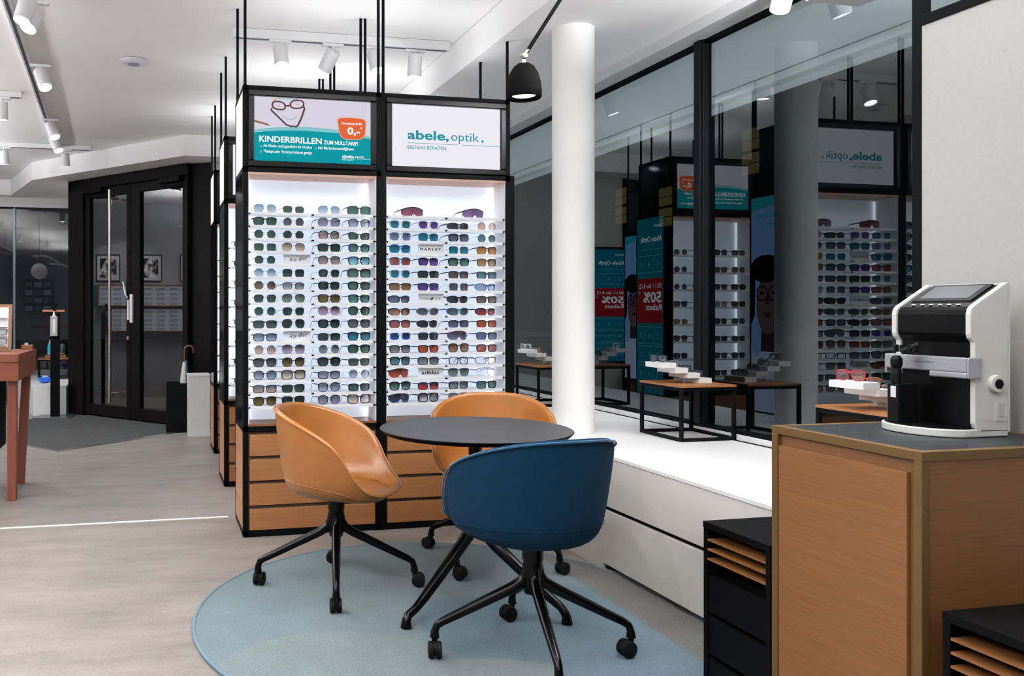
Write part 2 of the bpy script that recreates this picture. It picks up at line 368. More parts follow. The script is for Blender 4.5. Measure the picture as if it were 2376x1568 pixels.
# outside ground and the dark street
struct(box((XW + .05, -10, -.3), (30, 40, -.02)).build('ground_street', mat('asphalt', '#1b1c1e', .8, noise=.3, nscale=8)))
struct(box((-12, YB + .1, -.3), (XW + .05, 40, -.02)).build('ground_pavement', mat('paving', '#202123', .8, noise=.3, nscale=8)))
m = MB(); m.box((XW + .06, YN, 2.74), (3.86, 11.9, 2.80)); m.box((3.87, YN, 2.735), (4.0, 11.9, 2.80)); m.box((4.0, YN, 2.70), (4.13, 11.9, 2.80))
struct(m.build('ceiling_canopy', mat('canopy_white', '#e4e8ea', .85, noise=.03, nscale=4)))
t = thing('added_canopy_fill', 'added fill light on the pavement, brightening the canopy outside the shop window', 'light', (3.62, 4.5, -.02))  # ground light added outside to lift the brightness of the canopy underside
box((-.1, -6, 0), (.1, 6, .03)).build('housing', M_black, t)
l = bpy.data.lights.new('added_canopy_fill', 'AREA'); l.shape = 'RECTANGLE'; l.size = .16; l.size_y = 11.8; l.energy = 18; l.color = (.86, .95, 1.0)
lo = bpy.data.objects.new('added_canopy_fill', l); COL.objects.link(lo); lo.parent = t; lo.location = (0, 0, .035); lo.rotation_euler = (PI, 0, 0); l.spread = R(70)
bd = thing('building', 'dark town house across the street with a few yellow lit windows', 'building', (24, 33, 0))
box((0, -35, 0), (1, 30, 16)).build('facade', mat('night_facade', '#17181a', .9, noise=.2, nscale=.6), bd)
for px, py, k in ((1440, 478, 1.0), (1543, 480, .8), (1740, 352, .7), (1210, 465, .25)):
    c = P(px, py, X=23.95); hw = .62 * 35 / 45; hh = 1.15 * .8
    m = MB()
    for a, b2 in ((-1, -.1), (.1, 1)):
        for c0, c1 in ((-1, -.55), (-.5, -.08), (.08, .5), (.55, 1)):
            m.box((-.06, c.y - 33 + a * hw, c.z + c0 * hh), (0.01, c.y - 33 + b2 * hw, c.z + c1 * hh))
    m.build('window', glow('lit_window_%d' % int(k * 100), '#d2c680', .075 * k), bd)

# entrance mat, floor strip
m = MB(); mp_ = [P(x, y, Z=0) for x, y in ((30, 1026), (132.6, 1047.4), (382, 1008), (430, 1001), (400, 984), (172, 960), (55, 976))]
m.prism([(p.x, p.y) for p in mp_], 0.0, .008)
tag(m.build('entrance_mat', mat('charcoal_mat', '#38393a', .95, noise=.25, nscale=12, bump=.4, bscale=300)), 'dark grey entrance mat with an angled edge before the black glass doors', 'mat')
m = MB(); q = [P(x, y, Z=0) for x, y in ((20, 1027), (132.6, 1047.8), (384, 1008.4))]
m.tube([(a.x, a.y, .004) for a in q], .009, 6)
struct(m.build('trim_mat_edge', M_steel))
struct(box((XL, 4.985, 0), (.44, 5.01, .003)).build('trim_floor_strip', mat('white_strip', '#f4f3f2', .35, noise=.03)))

# column
m = MB(); cc = P(1330, 1003, Z=.55)
m.lathe([(.114, .55), (.114, ZS)], 48, (cc.x, cc.y, 0))
tag(m.build('column', mat('column_paint', '#f1f0ee', .8, noise=.02, nscale=8), smooth=True), 'round white column rising from the white window bench to the ceiling', 'column')

# ---------------------------------------------------------------- entrance doors
A = Vector((-.93, 10.49)); B = Vector((.38, 8.94)); ad = (B - A).normalized(); LEN = (B - A).length
dn = Vector((-ad.y, ad.x))
if dn.dot(-A) < 0: dn = -dn
def U(px):
    r = (px - CX) / F; d = Vector((ST + r * CT, CT - r * ST))
    det = d.x * (-ad.y) + d.y * ad.x
    t = (A.x * (-ad.y) + A.y * ad.x) / det
    h = d * t; return (h - A).dot(ad)
door = struct(bpy.data.objects.new('door_1', None)); COL.objects.link(door)
door.matrix_world = Matrix(((ad.x, -dn.x, 0, A.x), (ad.y, -dn.y, 0, A.y), (0, 0, 1, 0), (0, 0, 0, 1)))   # local x along, y away from room
u = {k: U(k) for k in (183, 203, 212, 298, 307, 329, 428, 440)}
m = MB(); m.box((-.02, -.06, 0), (u[203] - .01, .08, 2.78)); m.box((u[428] + .11, -.06, 0), (LEN + .02, .08, 2.78)); m.box((-.02, -.06, 2.66), (LEN + .02, .08, 2.78))
m.build('frame', M_doorblk, door, bevel=.004)
MB().prism([(B.x, B.y), (.60, 8.80), (.62, 8.88), (B.x + .06, B.y + .06)], 0, 2.78).build('jamb', M_doorblk).parent = None
jb = bpy.data.objects['jamb']; jb.parent = door; jb.matrix_parent_inverse = door.matrix_world.inverted()
bpy.context.view_layer.update(); jb.matrix_parent_inverse = door.matrix_world.inverted()
uc = u[307]
for k, (x0, x1, g0, g1) in enumerate(((u[203] - .005, uc - .004, u[212], u[298]), (uc + .004, u[428] + .105, u[329], u[428]))):
    lf = bpy.data.objects.new('door_leaf', None); COL.objects.link(lf); lf.parent = door
    m = MB(); m.box((x0, -.03, .02), (g0, .03, 2.655)); m.box((g1, -.03, .02), (x1, .03, 2.655)); m.box((g0, -.03, .02), (g1, .03, .15)); m.box((g0, -.03, 2.555), (g1, .03, 2.655))
    m.build('leaf_frame', M_doorblk, lf, bevel=.004)
    pane([(g0, 0, .15), (g1, 0, .15), (g1, 0, 2.555), (g0, 0, 2.555)], M_doorglass, lf)
    cx0 = x0 + .05 if k == 0 else x1 - .42
    m = MB(); m.box((cx0, -.10, 2.60), (cx0 + .34, -.03, 2.655)); m.box((cx0 + .02, -.09, 2.555), (cx0 + .36, -.07, 2.57)); m.build('door_closer', M_black, lf, bevel=.004)
uh = U(276)
m = MB(); m.tube([(uh, -.13, .20), (uh, -.13, 2.60)], .017, 14)
m.tube([(uh, -.13, .30), (uh + .03, -.03, .30)], .012); m.tube([(uh, -.13, 2.5), (uh + .03, -.03, 2.5)], .012)
m.build('pull_bar', M_steel, door, smooth=True, label='tall brushed steel pull bar')
m = MB(); m.box((uc - .035, -.05, 1.13), (uc - .005, -.03, 1.36)); m.tube([(uc - .02, -.05, 1.38), (uc - .02, -.075, 1.40), (uc - .06, -.08, 1.56)], .011)
m.box((uc + .02, -.055, 1.10), (uc + .06, -.03, 1.42)); m.build('door_handle', M_whitesat, door, bevel=.008, label='white lever handle')
MB().lathe([(.022, 0), (.022, .02)], 16, (uc - .02, -.03, .93), Matrix.Rotation(PI / 2, 4, 'X')).build('lock', M_steel, door, smooth=True)

# ---------------------------------------------------------------- ceiling things
def ceil_z(p): return ZS if p[0] > 1.95 else ZC
TRK = []
def track(label, x0, y0, x1, y1, z=ZC, h=.045, w_=.05, slot=True, group='ceiling light tracks'):
    t = thing('light_track', label, 'light track', ((x0 + x1) / 2, (y0 + y1) / 2, z), math.atan2(y1 - y0, x1 - x0), group)
    L = math.hypot(x1 - x0, y1 - y0)
    box((-L / 2, -w_ / 2, -h), (L / 2, w_ / 2, -.002)).build('housing', M_whitesat, t, bevel=.003)
    if slot: box((-L / 2 + .02, -.009, -h - .003), (L / 2 - .02, .009, -h + .004)).build('conductor_slot', mat('track_slot', '#3c4046', .5, noise=.05), t)
    return t
def spot(label, x, y, ztop, aim, energy=1.0, size=.046, length=.15, drop=.03, on=True, cone=78, group='white track spotlights'):
    t = thing('track_spotlight', label, 'spotlight', (x, y, ztop), 0, group)
    a = Vector(aim).normalized()
    box((-.07, -.016, -.018), (.07, .016, 0)).build('adapter', M_whitesat, t, bevel=.003)
    MB().tube([(0, 0, -.016), (0, 0, -drop - .035)], .009, 8).build('stem', M_whitesat, t, smooth=True)
    q = Vector((0, 0, -1)).rotation_difference(a).to_matrix().to_4x4()
    c = Vector((0, 0, -drop - .03))
    m = MB(); m.lathe([(0, .0), (size * .95, 0), (size, -.004), (size, -length), (size * .93, -length), (size * .9, -length + .012), (0, -length + .012)], 28, c + a * -.02, q)
    m.build('housing', M_whitesat, t, smooth=True)
    lm = glow('lamp_lens', '#f4f8ff', 14) if on else mat('lamp_lens_off', '#dddddd', .3, noise=.03)
    MB().lathe([(0, -length + .008), (size * .9, -length + .008)], 28, c + a * -.02, q).build('lamp_lens', lm, t)
    if on:
        l = bpy.data.lights.new('spot_beam', 'SPOT'); l.energy = SPOT_W * energy; l.spot_size = R(cone); l.spot_blend = .55; l.shadow_soft_size = .035
        l.color = (1.0, .985, .965)
        lo = bpy.data.objects.new('spot_beam', l); COL.objects.link(lo); lo.parent = t
        lo.location = c + a * (length + .005 - .02); lo.rotation_euler = q.to_euler()
    return t
def on_ceiling(px, py, z): return P(px, py, Z=z)
tl0, tl1 = P(64, -40, Z=ZC - .04), P(133, 352, Z=ZC - .04)
track('long white light track running down the left of the ceiling towards the doors', tl0.x - .02, 2.0, tl1.x, tl1.y)
for px, py, lab, aim in ((64, 0, 'white spotlight cut by the top edge on the left track', (-.2, -.3, -1)), (84, 26, 'big tilted white spotlight at the near end of the left track', (-.32, -.5, -1)),
                         (94, 168, 'white spotlight halfway down the left track, aimed right', (.35, -.45, -1)), (117, 290, 'white spotlight third along the left track', (.4, -.4, -1)), (125, 323, 'farthest white spotlight at the end of the left track', (.45, -.35, -1))):
    p = P(px, py, Z=2.90); spot(lab, p.x, p.y, ZC - .045, aim, 1.0)
t1 = P(1043, 108, Z=ZC - .03); t0 = P(540, 76, Z=ZC - .03)
track('white light track over the front display, running across the ceiling', t0.x, t0.y, t1.x, t0.y - .03, h=.06)
for px, py, lab, aim, on in ((650, 125, 'lit white spotlight at left end of the track above the front display', (.05, -.35, -1), True), (772, 130, 'second white spotlight above the front display, turned away', (-.35, .6, -.8), True),
                         (868, 138, 'lit white spotlight beside the black double rod above the front display', (.1, -.4, -1), True), (963, 142, 'rightmost white spotlight on the track above the front display', (-.03, .05, -1), True)):
    p = P(px, py, Y=t0.y - .015); spot(lab, p.x, p.y, ZC - .06, aim, .9, length=.14, on=on)
pa = P(-60, 222, Z=ZC - .03); pb = P(51, 222, Z=ZC - .03)
track('short white light track at the left edge of the picture', pa.x - .4, pb.y, pb.x, pb.y, h=.05)
spot('white spotlight cut by the left edge under the short track', P(4, 262, Y=pb.y).x, pb.y, ZC - .05, (0, .1, -1), .9, length=.14)
pa = P(-40, 345, Z=ZC - .03); pb = P(212, 345, Z=ZC - .03)
track('far white light track crossing the ceiling in front of the entrance', pa.x - .3, pb.y, pb.x, pb.y, h=.05)
for px, lab in ((9, 'white spotlight hanging from the far track at the left edge'), (151, 'white spotlight hanging from the far track near the doors')):
    spot(lab, P(px, 355, Y=pb.y).x, pb.y, ZC - .05, (.05, .15, -1), .9, length=.14)
# row of spots in the lowered edge along the window
for yy, lab in ((1.34, 'white spotlight by the window nearest the viewer, above the counter'), (3.34, 'white spotlight cut by the top edge in front of the window'), (5.34, 'white spotlight behind the column along the window'), (7.3, 'white spotlight at the far end of the window row')):
    spot(lab, 2.875, yy, ZS, (-.32, -.05, -1), 1.0, size=.044, length=.17, drop=.0, cone=70, group='spotlights along the window')
# unseen spotlights added over the shop to brighten it, above and behind the viewer
for i, (x, y, a) in enumerate(((.1, 2.5, (.25, .3, -1)), (1.3, 1.2, (.0, .75, -1)), (.3, .6, (.35, .8, -1)), (-1.5, 1.6, (.1, .5, -1)), (-2.9, 4.4, (-.3, .1, -1)), (-2.9, 7.0, (-.3, .1, -1)), (-1.8, -1.4, (0, .2, -1)), (1.0, -1.4, (0, .2, -1)), (-2.6, 2.2, (-.5, .1, -1)), (-3.3, 10.6, (-.6, .0, -1)))):
    spot('added unseen fill spotlight over the shop floor outside the picture', x, y, ZC, Vector(a), 1.15, group='added spotlights outside the picture')
wp = P(310, 143, Z=ZC - .01)
t = thing('ceiling_disc', 'flat round white wireless access point on the ceiling', 'access point', (wp.x, wp.y, ZC))
MB().lathe([(.06, 0), (.098, -.006), (.1, -.012), (.085, -.022), (.05, -.028), (0, -.029)], 40).build('shell', mat('disc_plastic', '#e4e5ec', .35, noise=.02), t, smooth=True)
MB().lathe([(.036, -.0295), (.04, -.029), (.04, -.031), (.036, -.031)], 32).build('status_ring', mat('ring_grey', '#9aa0b8', .4, noise=.05), t, smooth=True)

# opal globe pendant, mirrored dimly in the far glass wall
t = thing('globe_pendant', 'opal glass globe pendant mirrored in the far glass wall', 'lamp', (-2.1, 7.7, 2.0))
MB().lathe([(0, -.15)] + [(.15 * math.sin(PI * k / 16), -.15 * math.cos(PI * k / 16)) for k in range(1, 16)] + [(.02, .15)], 32).build('globe', mat('opal_globe', '#e8e6e4', .2, noise=.03, emit=.5), t, smooth=True)
MB().tube([(0, 0, .149), (0, 0, 1.0)], .004, 6).build('cable', M_rod, t)
# uplights added to brighten the ceiling, on display tops and out of frame
def uplight(label, x, y, z, lx_, ly_, W_, hang=True):
    t = thing('added_fill_channel', label, 'uplight', (x, y, z), 0, 'added fill light channels')
    m = MB(); m.box((-lx_ / 2, -ly_ / 2, -.02), (lx_ / 2, ly_ / 2, -.012)); m.box((-lx_ / 2, -ly_ / 2, -.012), (-lx_ / 2 + .006, ly_ / 2, .02)); m.box((lx_ / 2 - .006, -ly_ / 2, -.012), (lx_ / 2, ly_ / 2, .02)); m.box((-lx_ / 2, -ly_ / 2, -.012), (lx_ / 2, -ly_ / 2 + .006, .02)); m.box((-lx_ / 2, ly_ / 2 - .006, -.012), (lx_ / 2, ly_ / 2, .02))
    m.build('channel', M_whitesat, t)
    if hang:
        for a, b in ((-lx_ / 2 + .02, -ly_ / 2 + .02), (lx_ / 2 - .02, ly_ / 2 - .02)): MB().tube([(a, b, 0), (a, b, ceil_z((x + a, y + b)) - z)], .002, 6).build('cable', M_rod, t)
    l = bpy.data.lights.new('uplight', 'AREA'); l.shape = 'RECTANGLE'; l.size = lx_ - .02; l.size_y = ly_ - .02; l.energy = W_ * UP_W; l.color = (.96, .975, 1.0)
    lo = bpy.data.objects.new('uplight', l); COL.objects.link(lo); lo.parent = t; lo.location = (0, 0, .0); lo.rotation_euler = (PI, 0, 0)
for i, (xx, yy, lw, w_) in enumerate(((1.25, 4.73, 1.3, .045), (1.26, 6.07, 1.3, .07), (.90, 7.47, .6, .07))):
    uplight('added fill light channel lying on top of the %s display wall' % ('front', 'second', 'farthest')[i], xx, yy, 2.4395, lw, .26, w_, False)
for i, (x, y, lx_, ly_, w_) in enumerate(((-2.4, 1.0, .3, 2.4, 2.2), (-2.4, 4.0, .3, 2.4, 2.2), (-2.9, 7.0, .3, 2.4, 2.4), (-3.0, 8.9, .3, 1.2, 1.3), (-.3, -1.4, 2.0, .3, 1.5), (-.5, 1.0, 1.6, .3, 1.4), (2.62, 2.25, .25, 1.1, 2.2), (1.25, 1.9, .3, 1.0, .9))):
    uplight('added unseen fill light channel hanging over the shop floor, outside the picture', x, y, 2.45, lx_, ly_, w_)

# ---------------------------------------------------------------- glasses
def outline(shape):
    S = {'av': (.0285, .0245, 2.3, .16, .0), 'ro': (.0245, .0235, 2.0, 0, 0), 'hx': (.0255, .0225, 3.2, .04, 8), 'sq': (.027, .0215, 4.2, .05, 0),
         'wf': (.0272, .0205, 3.0, .13, 0), 'er': (.0272, .0228, 2.4, .10, 0), 'cm': (.0258, .0205, 2.6, .12, 0), 'ct': (.0275, .0185, 2.5, .10, -1),
         'rc': (.0285, .0185, 3.6, .06, 0), 'bf': (.0290, .0215, 3.2, 0, 0), 'sp': (.0310, .0185, 2.7, .06, -2), 'dp': (.0270, .0200, 2.8, .1, 0)}
    a, b, n, tp, fl = S[shape]; pts = []; a *= .90; b *= .98
    N = 8 if fl == 8 else 22
    for i in range(N):
        th = 2 * PI * (i + (.5 if N == 8 else 0)) / N; c, s = math.cos(th), math.sin(th)
        x = a * math.copysign(abs(c) ** (2 / n), c); z = b * math.copysign(abs(s) ** (2 / n), s)
        if N == 8: x, z = a * 1.04 * c, b * 1.04 * s
        x *= 1 + tp * (z / b)
        if shape == 'av': x += -.0035 * (1 - z / b) * .5 * -1; z -= .0015
        if fl == -1: z += .0045 * (x / a) if z > 0 else 0
        if fl == -2: z += .002 * (x / a); z *= (1 - .18 * max(0, x / a))
        pts.append((x, z))
    return pts, a, b
RIM = {'av': .0012, 'ro': .0015, 'hx': .0012, 'sq': .0014, 'wf': .0042, 'er': .0030, 'cm': .0015, 'ct': .0042, 'rc': .0036, 'bf': .0050, 'sp': .0036, 'dp': .0019}
CEN = {'av': .0335, 'sp': .0355, 'bf': .0355, 'ro': .0335, 'hx': .0335}
wrapk = {'sp': 4.5}
GM = {}
def gmesh(shape):
    if shape in GM: return GM[shape]
    if shape == 'sh':    # one piece shield
        ol = [(-.062, .012), (-.058, .020), (-.03, .024), (0, .0245), (.03, .024), (.058, .020), (.062, .012), (.058, -.012), (.045, -.022), (.025, -.0235), (.013, -.016), (.006, -.004), (0, -.001), (-.006, -.004), (-.013, -.016), (-.025, -.0235), (-.045, -.022), (-.058, -.012)]
        K = 5.5; yb = lambda x: K * x * x
        m = MB(); n = len(ol)
        # fan from bridge centre by strips
        top = [(x / 30 * .062) for x in range(-30, 31)]
        def zt(x): return .0245 - 3.2 * x * x if abs(x) < .05 else .0165 - (abs(x) - .05) * .4
        def zbm(x):
            ax = abs(x)
            if ax < .016: return -.002 - ax * 1.15
            return -.0205 - .003 * math.sin((ax - .016) / .046 * PI) + max(0, ax - .045) * .75
        vs = []; fs = []
        for x in top: vs += [(x, yb(x), zbm(x)), (x, yb(x), zt(x))]
        for i in range(len(top) - 1): fs.append((2 * i, 2 * i + 2, 2 * i + 3, 2 * i + 1))
        lens = MB().add(vs, fs).mesh('lens', mat('tmp'), True, False)
        m = MB(); m.tube([(x, yb(x) - .0003, zt(x) + .0012) for x in top], .0022, 6)
        m.tube([(0, -.0004, zt(0)), (0, -.0004, zbm(0))], .0012, 5); m.tube([(x, yb(x) - .0003, zbm(x)) for x in top if abs(x) < .02], .0016, 5); fr = m.mesh('frame', mat('tmp'), True)
        ends = [(sx * .062, yb(.062), .012) for sx in (-1, 1)]; zmin = -.0235; lenses = [lens]
    else:
        pts, a, b = outline(shape); c = CEN.get(shape, .0342); t = RIM[shape]; K = wrapk.get(shape, 1.6); yb = lambda x: K * x * x
        lenses = []; fm = MB(); n = len(pts)
        for sx in (-1, 1):
            w3 = [(sx * (x + c), z) for x, z in pts]
            cx0 = sx * c
            vs = [(cx0, yb(cx0) - .0012, 0)] + [(x, yb(x), z) for x, z in w3]
            vs.insert(1, None); vs.pop(1)
            fs = [(0, i + 1, (i + 1) % n + 1) for i in range(n)]
            lenses.append(MB().add(vs, fs).mesh('lens', mat('tmp'), True, False))
            o = []
            for i in range(n):
                x, z = w3[i]; d = Vector((x - cx0, z)); dl = d.length; d.normalize(); o.append((x + d.x * t, z + d.y * t))
            D = .0016 if t < .0016 else .0030
            vs = []
            for i in range(n):
                x, z = w3[i]; X, Z = o[i]
                vs += [(x, yb(x) - D * .6, z), (X, yb(X) - D * .6, Z), (X, yb(X) + D, Z), (x, yb(x) + D, z)]
            fs = []
            for i in range(n):
                j = (i + 1) % n
                for q in range(4): fs.append((4 * i + q, 4 * i + (q + 1) % 4, 4 * j + (q + 1) % 4, 4 * j + q))
            fm.add(vs, fs)
            if shape == 'cm':
                up = sorted([p for p in w3 if p[1] > b * .25], key=lambda p: p[0])
                fm.tube([(x, yb(x) - .0015, z + .001) for x, z in up], .0030, 6)
        inx = c - a * (1.0 if t < .002 else .98)
        thin = t < .002
        if shape == 'av' or shape == 'dp':
            fm.tube([(-inx - .002, 0, .008), (0, -.001, .009), (inx + .002, 0, .008)], .0010, 6)
            fm.tube([(-c * .72, 0, b * .93), (0, -.001, b * .96), (c * .72, 0, b * .93)], .0011, 6)
        elif thin: fm.tube([(-inx - .001, .001, .005), (0, -.001, .0095), (inx + .001, .001, .005)], .0011, 6)
        else:
            zb_ = b * (.55 if shape != 'er' else .35); rr = t * .72
            fm.tube([(-inx - .004, .001, zb_ - .002), (-.004, 0, zb_ + .002), (.004, 0, zb_ + .002), (inx + .004, .001, zb_ - .002)], rr, 8)
        xe = c + a * 1.02; ze = b * (.72 if not thin else .35)
        for sx in (-1, 1): fm.tube([(sx * (xe - .002), yb(xe), ze), (sx * (xe + .004), yb(xe) + .002, ze), (sx * (xe + .005), yb(xe) + .008, ze)], max(.0012, t * .6), 6)
        fr = fm.mesh('frame', mat('tmp'), True); ends = [(sx * (xe + .005), yb(xe) + .006, ze) for sx in (-1, 1)]; zmin = -b - t
    # temples
    tw = .0010 if RIM.get(shape, .003) < .0016 else (.0022 if shape not in ('sp', 'sh', 'bf') else .003)
    tms = []
    for (x, y, z) in ends:
        sx = -1 if x < 0 else 1
        m = MB(); drop = zmin + .002
        path = [(x, y, z), (x, y + .05, z * .9), (x - sx * .004, y + .088, z * .75), (x - sx * .008, y + .112, (z + drop) * .35), (x - sx * .010, y + .133, drop)]
        hs = [tw * 2.6, tw * 2.2, tw * 1.5, tw * 1.5, tw * 1.6] if tw > .0015 else [tw * 1.2] * 5
        vs = []; fs = []
        for (px, py, pz), h in zip(path, hs): vs += [(px - .0009, py, pz - h * .5), (px + .0009, py, pz - h * .5), (px + .0009, py, pz + h * .5), (px - .0009, py, pz + h * .5)]
        for i in range(4):
            for q in range(4): fs.append((4 * i + q, 4 * i + (q + 1) % 4, 4 * i + 4 + (q + 1) % 4, 4 * i + 4 + q))
        fs += [(3, 2, 1, 0), (16, 17, 18, 19)]
        tms.append(m.add(vs, fs).mesh('temple', mat('tmp'), False))
    GM[shape] = (fr, lenses, tms, zmin); return GM[shape]
FC = {'black': ('#121213', .25, 0), 'silver': ('#b9b9b9', .25, 1), 'gold': ('#c6a56a', .25, 1), 'tortoise': ('#4a2a16', .25, 0), 'brown': ('#4b3428', .3, 0), 'copper': ('#b98a70', .25, 1),
      'clear': ('#d5dbe2', .2, 0), 'blue': ('#1d63b8', .3, 0), 'white': ('#eceef2', .3, 0), 'grey': ('#6c7480', .3, 0), 'pink': ('#a58287', .3, 0), 'mauve': ('#8d7686', .3, 0), 'purple': ('#5a5468', .3, 0),
      'navy': ('#1c2946', .3, 0), 'teal': ('#1b6d84', .3, 0), 'red': ('#a0232c', .3, 0), 'amber': ('#8c4f22', .3, 0)}
LC = {'green': ('#34544a', '#3c5e53', .12), 'dark green': ('#1f3331', '#28403a', .12), 'olive': ('#5a4d1c', '#665a24', .15), 'blue gradient': ('#4f93c4', '#d4e4f0', .12), 'light blue': ('#5aa9c9', '#8fd0e4', .12),
      'smoke': ('#4a5058', '#555c66', .12), 'grey gradient': ('#45525e', '#98a6b0', .12), 'violet gradient': ('#4c4763', '#8d8cae', .12), 'indigo gradient': ('#4d5580', '#b5c2e2', .12), 'navy gradient': ('#31405c', '#8fa8cc', .12),
      'brown': ('#6d5750', '#7a625a', .12), 'brown gradient': ('#5c4034', '#a68a78', .12), 'amber gradient': ('#8a6440', '#e0c4a0', .12), 'beige gradient': ('#8a7050', '#e4d5bd', .12), 'mauve': ('#83707a', '#a8a4c4', .12),
      'pink gradient': ('#a0755f', '#cda08c', .12), 'teal': ('#3b6b68', '#4b807a', .1), 'cyan mirror': ('#1f7f9c', '#2aa6c4', .06), 'purple mirror': ('#5b3f96', '#8a5ad0', .06), 'steel blue': ('#5c6f96', '#6d82a8', .1),
      'slate': ('#4b5470', '#5a6484', .1), 'slate teal': ('#4f7380', '#5c8492', .1), 'black': ('#24282f', '#2e333b', .1), 'peach': ('#d6a184', '#edc3a5', .1), 'amber': ('#b97a2a', '#c98f3e', .08), 'orange mirror': ('#c2622c', '#e0552a', .07),
      'tan': ('#a88655', '#b8996a', .1), 'plum': ('#564650', '#6c5a66', .1), 'bronze': ('#7a5f37', '#8a6f45', .1), 'violet mirror': ('#5748a8', '#7a55c0', .06), 'pale blue': ('#9fb4c4', '#8ea4b6', .1), 'red mirror': ('#8a3a5a', '#e04a3a', .06),
      'pink mirror': ('#d18c9a', '#e26a58', .07), 'blue mirror': ('#1f3f9a', '#2f5fd8', .06), 'silver mirror': ('#8a8c8e', '#b8bcc0', .06), 'copper mirror': ('#a87a5c', '#c89a7c', .06), 'grey green': ('#5f6f66', '#728478', .1),
      'clear': ('#cfdbe2', '#dbe6ec', .05), 'violet': ('#7b5a90', '#8a66a0', .08), 'magenta': ('#7a3a5e', '#9a3f58', .08), 'navy': ('#16304e', '#1d3c60', .08), 'green mirror': ('#3f7a70', '#78a8a0', .06), 'grey': ('#6a737c', '#7d8790', .1)}
LM = {}
def lens_mat(k):
    if k in LM: return LM[k]
    c1, c2, rg = LC[k]; m = bpy.data.materials.new(k.replace(' ', '_') + '_lens'); m.use_nodes = True; nt = m.node_tree; b = nt.nodes['Principled BSDF']
    tc = nt.nodes.new('ShaderNodeTexCoord'); sp = nt.nodes.new('ShaderNodeSeparateXYZ'); nt.links.new(tc.outputs['Generated'], sp.inputs[0])
    cr = nt.nodes.new('ShaderNodeValToRGB'); dk = lambda c, k_: tuple(x * k_ for x in srgb(c)[:3]) + (1,)
    cr.color_ramp.elements[0].color = dk(c2, .62); cr.color_ramp.elements[0].position = .1; cr.color_ramp.elements[1].color = dk(c1, .5); cr.color_ramp.elements[1].position = .75
    nt.links.new(sp.outputs[2], cr.inputs[0]); nt.links.new(cr.outputs[0], b.inputs['Base Color'])
    b.inputs['Roughness'].default_value = rg; b.inputs['Alpha'].default_value = .25 if k == 'clear' else (.86 if 'gradient' in k or k in ('peach', 'clear', 'pale blue') else .98)
    if 'mirror' in k: b.inputs['Metallic'].default_value = .45
    b.inputs['Specular IOR Level'].default_value = .6
    LM[k] = m; return m
SHN = {'av': 'aviator', 'ro': 'round wire', 'hx': 'hexagonal wire', 'sq': 'square wire', 'wf': 'square', 'er': 'rounded', 'cm': 'browline', 'ct': 'cat-eye', 'rc': 'rectangular', 'bf': 'oversized', 'sp': 'wraparound', 'sh': 'shield', 'dp': 'double-bridge'}
def glasses(shape, fcol, lcol, loc, yaw, label, group, name='sunglasses', cat='sunglasses', scale=1.0, tilt=0, temples=True, flat=False):
    fr, lenses, tms, zmin = gmesh(shape)
    r = thing(name, label, cat, (loc[0], loc[1], loc[2]), yaw, group); r.scale = (scale,) * 3
    if tilt: r.rotation_euler = (tilt, 0, yaw)
    fc, rg, mt = FC[fcol]; fm = mat('frame_' + fcol, fc, rg, metal=mt, noise=.5 if fcol == 'tortoise' else .06, nscale=160)
    def ad_(nm, me, mm):
        o = bpy.data.objects.new(nm, me); COL.objects.link(o); o.parent = r; o.location = (0, 0, -zmin + .0006)
        o.material_slots[0].link = 'OBJECT'; o.material_slots[0].material = mm; return o
    ad_('frame', fr, fm)
    for l in lenses: ad_('lens', l, lens_mat(lcol))
    if temples:
        for k_, t_ in enumerate(tms):
            o = ad_('temple', t_, fm)
            if flat:
                s_ = -1 if k_ == 0 else 1; hx = s_ * .062
                o.matrix_local = Matrix.Translation((hx, .008 + .003 * k_, -zmin)) @ Matrix.Rotation(s_ * R(84), 4, 'Z') @ Matrix.Translation((-hx, -.008, 0))
    return r

# ---------------------------------------------------------------- backlit signs
TEAL = glow('teal_backlit', '#12a0ad', .95); LTEAL = glow('light_teal_backlit', '#8ccdd4', .95); SWHITE = glow('white_backlit', '#eeecf6', 1.05)
ORANGE = glow('orange_backlit', '#ea6a3e', 1.0); SW2 = glow('pure_white_backlit', '#ffffff', 1.1); TXT = glow('teal_lettering_backlit', '#2aa0ae', .9)
LORANGE = glow('light_orange_backlit', '#f3a98c', 1.0); DRAW = glow('plum_drawing', '#6d4a55', .9); PENC = glow('pencil_brown', '#a8745c', .9); YEL = glow('yellow_backlit', '#d8cf7c', .9); SHEET = glow('paper_backlit', '#dcd8e6', 1.0); PTIP = glow('pencil_tip', '#8a6f3a', .9)
def flat_poly(pts, y, mt, fn):
    m = MB(); n = len(pts); m.add([fn(a, b, y) for a, b in pts], [tuple(range(n))]); return m.mesh('poly', mt, False, False)
def stroke(pts, wd, y, mt, fn, closed=False, asp=1.7):
    m = MB(); n = len(pts); vs = []; fs = []
    for i, (a, b) in enumerate(pts):
        p0 = pts[i - 1] if (i > 0 or closed) else pts[i]; p1 = pts[(i + 1) % n] if (i < n - 1 or closed) else pts[i]
        t = Vector(((p1[0] - p0[0]) * asp, p1[1] - p0[1])); t = t.normalized() if t.length > 0 else Vector((1, 0)); nn = Vector((-t.y, t.x)) * wd / 2
        vs += [fn(a + nn.x / asp, b + nn.y, y), fn(a - nn.x / asp, b - nn.y, y)]
    for i in range(n if closed else n - 1):
        j = (i + 1) % n; fs.append((2 * i, 2 * i + 1, 2 * j + 1, 2 * j))
    m.add(vs, fs); return m.mesh('stroke', mt, False, False)
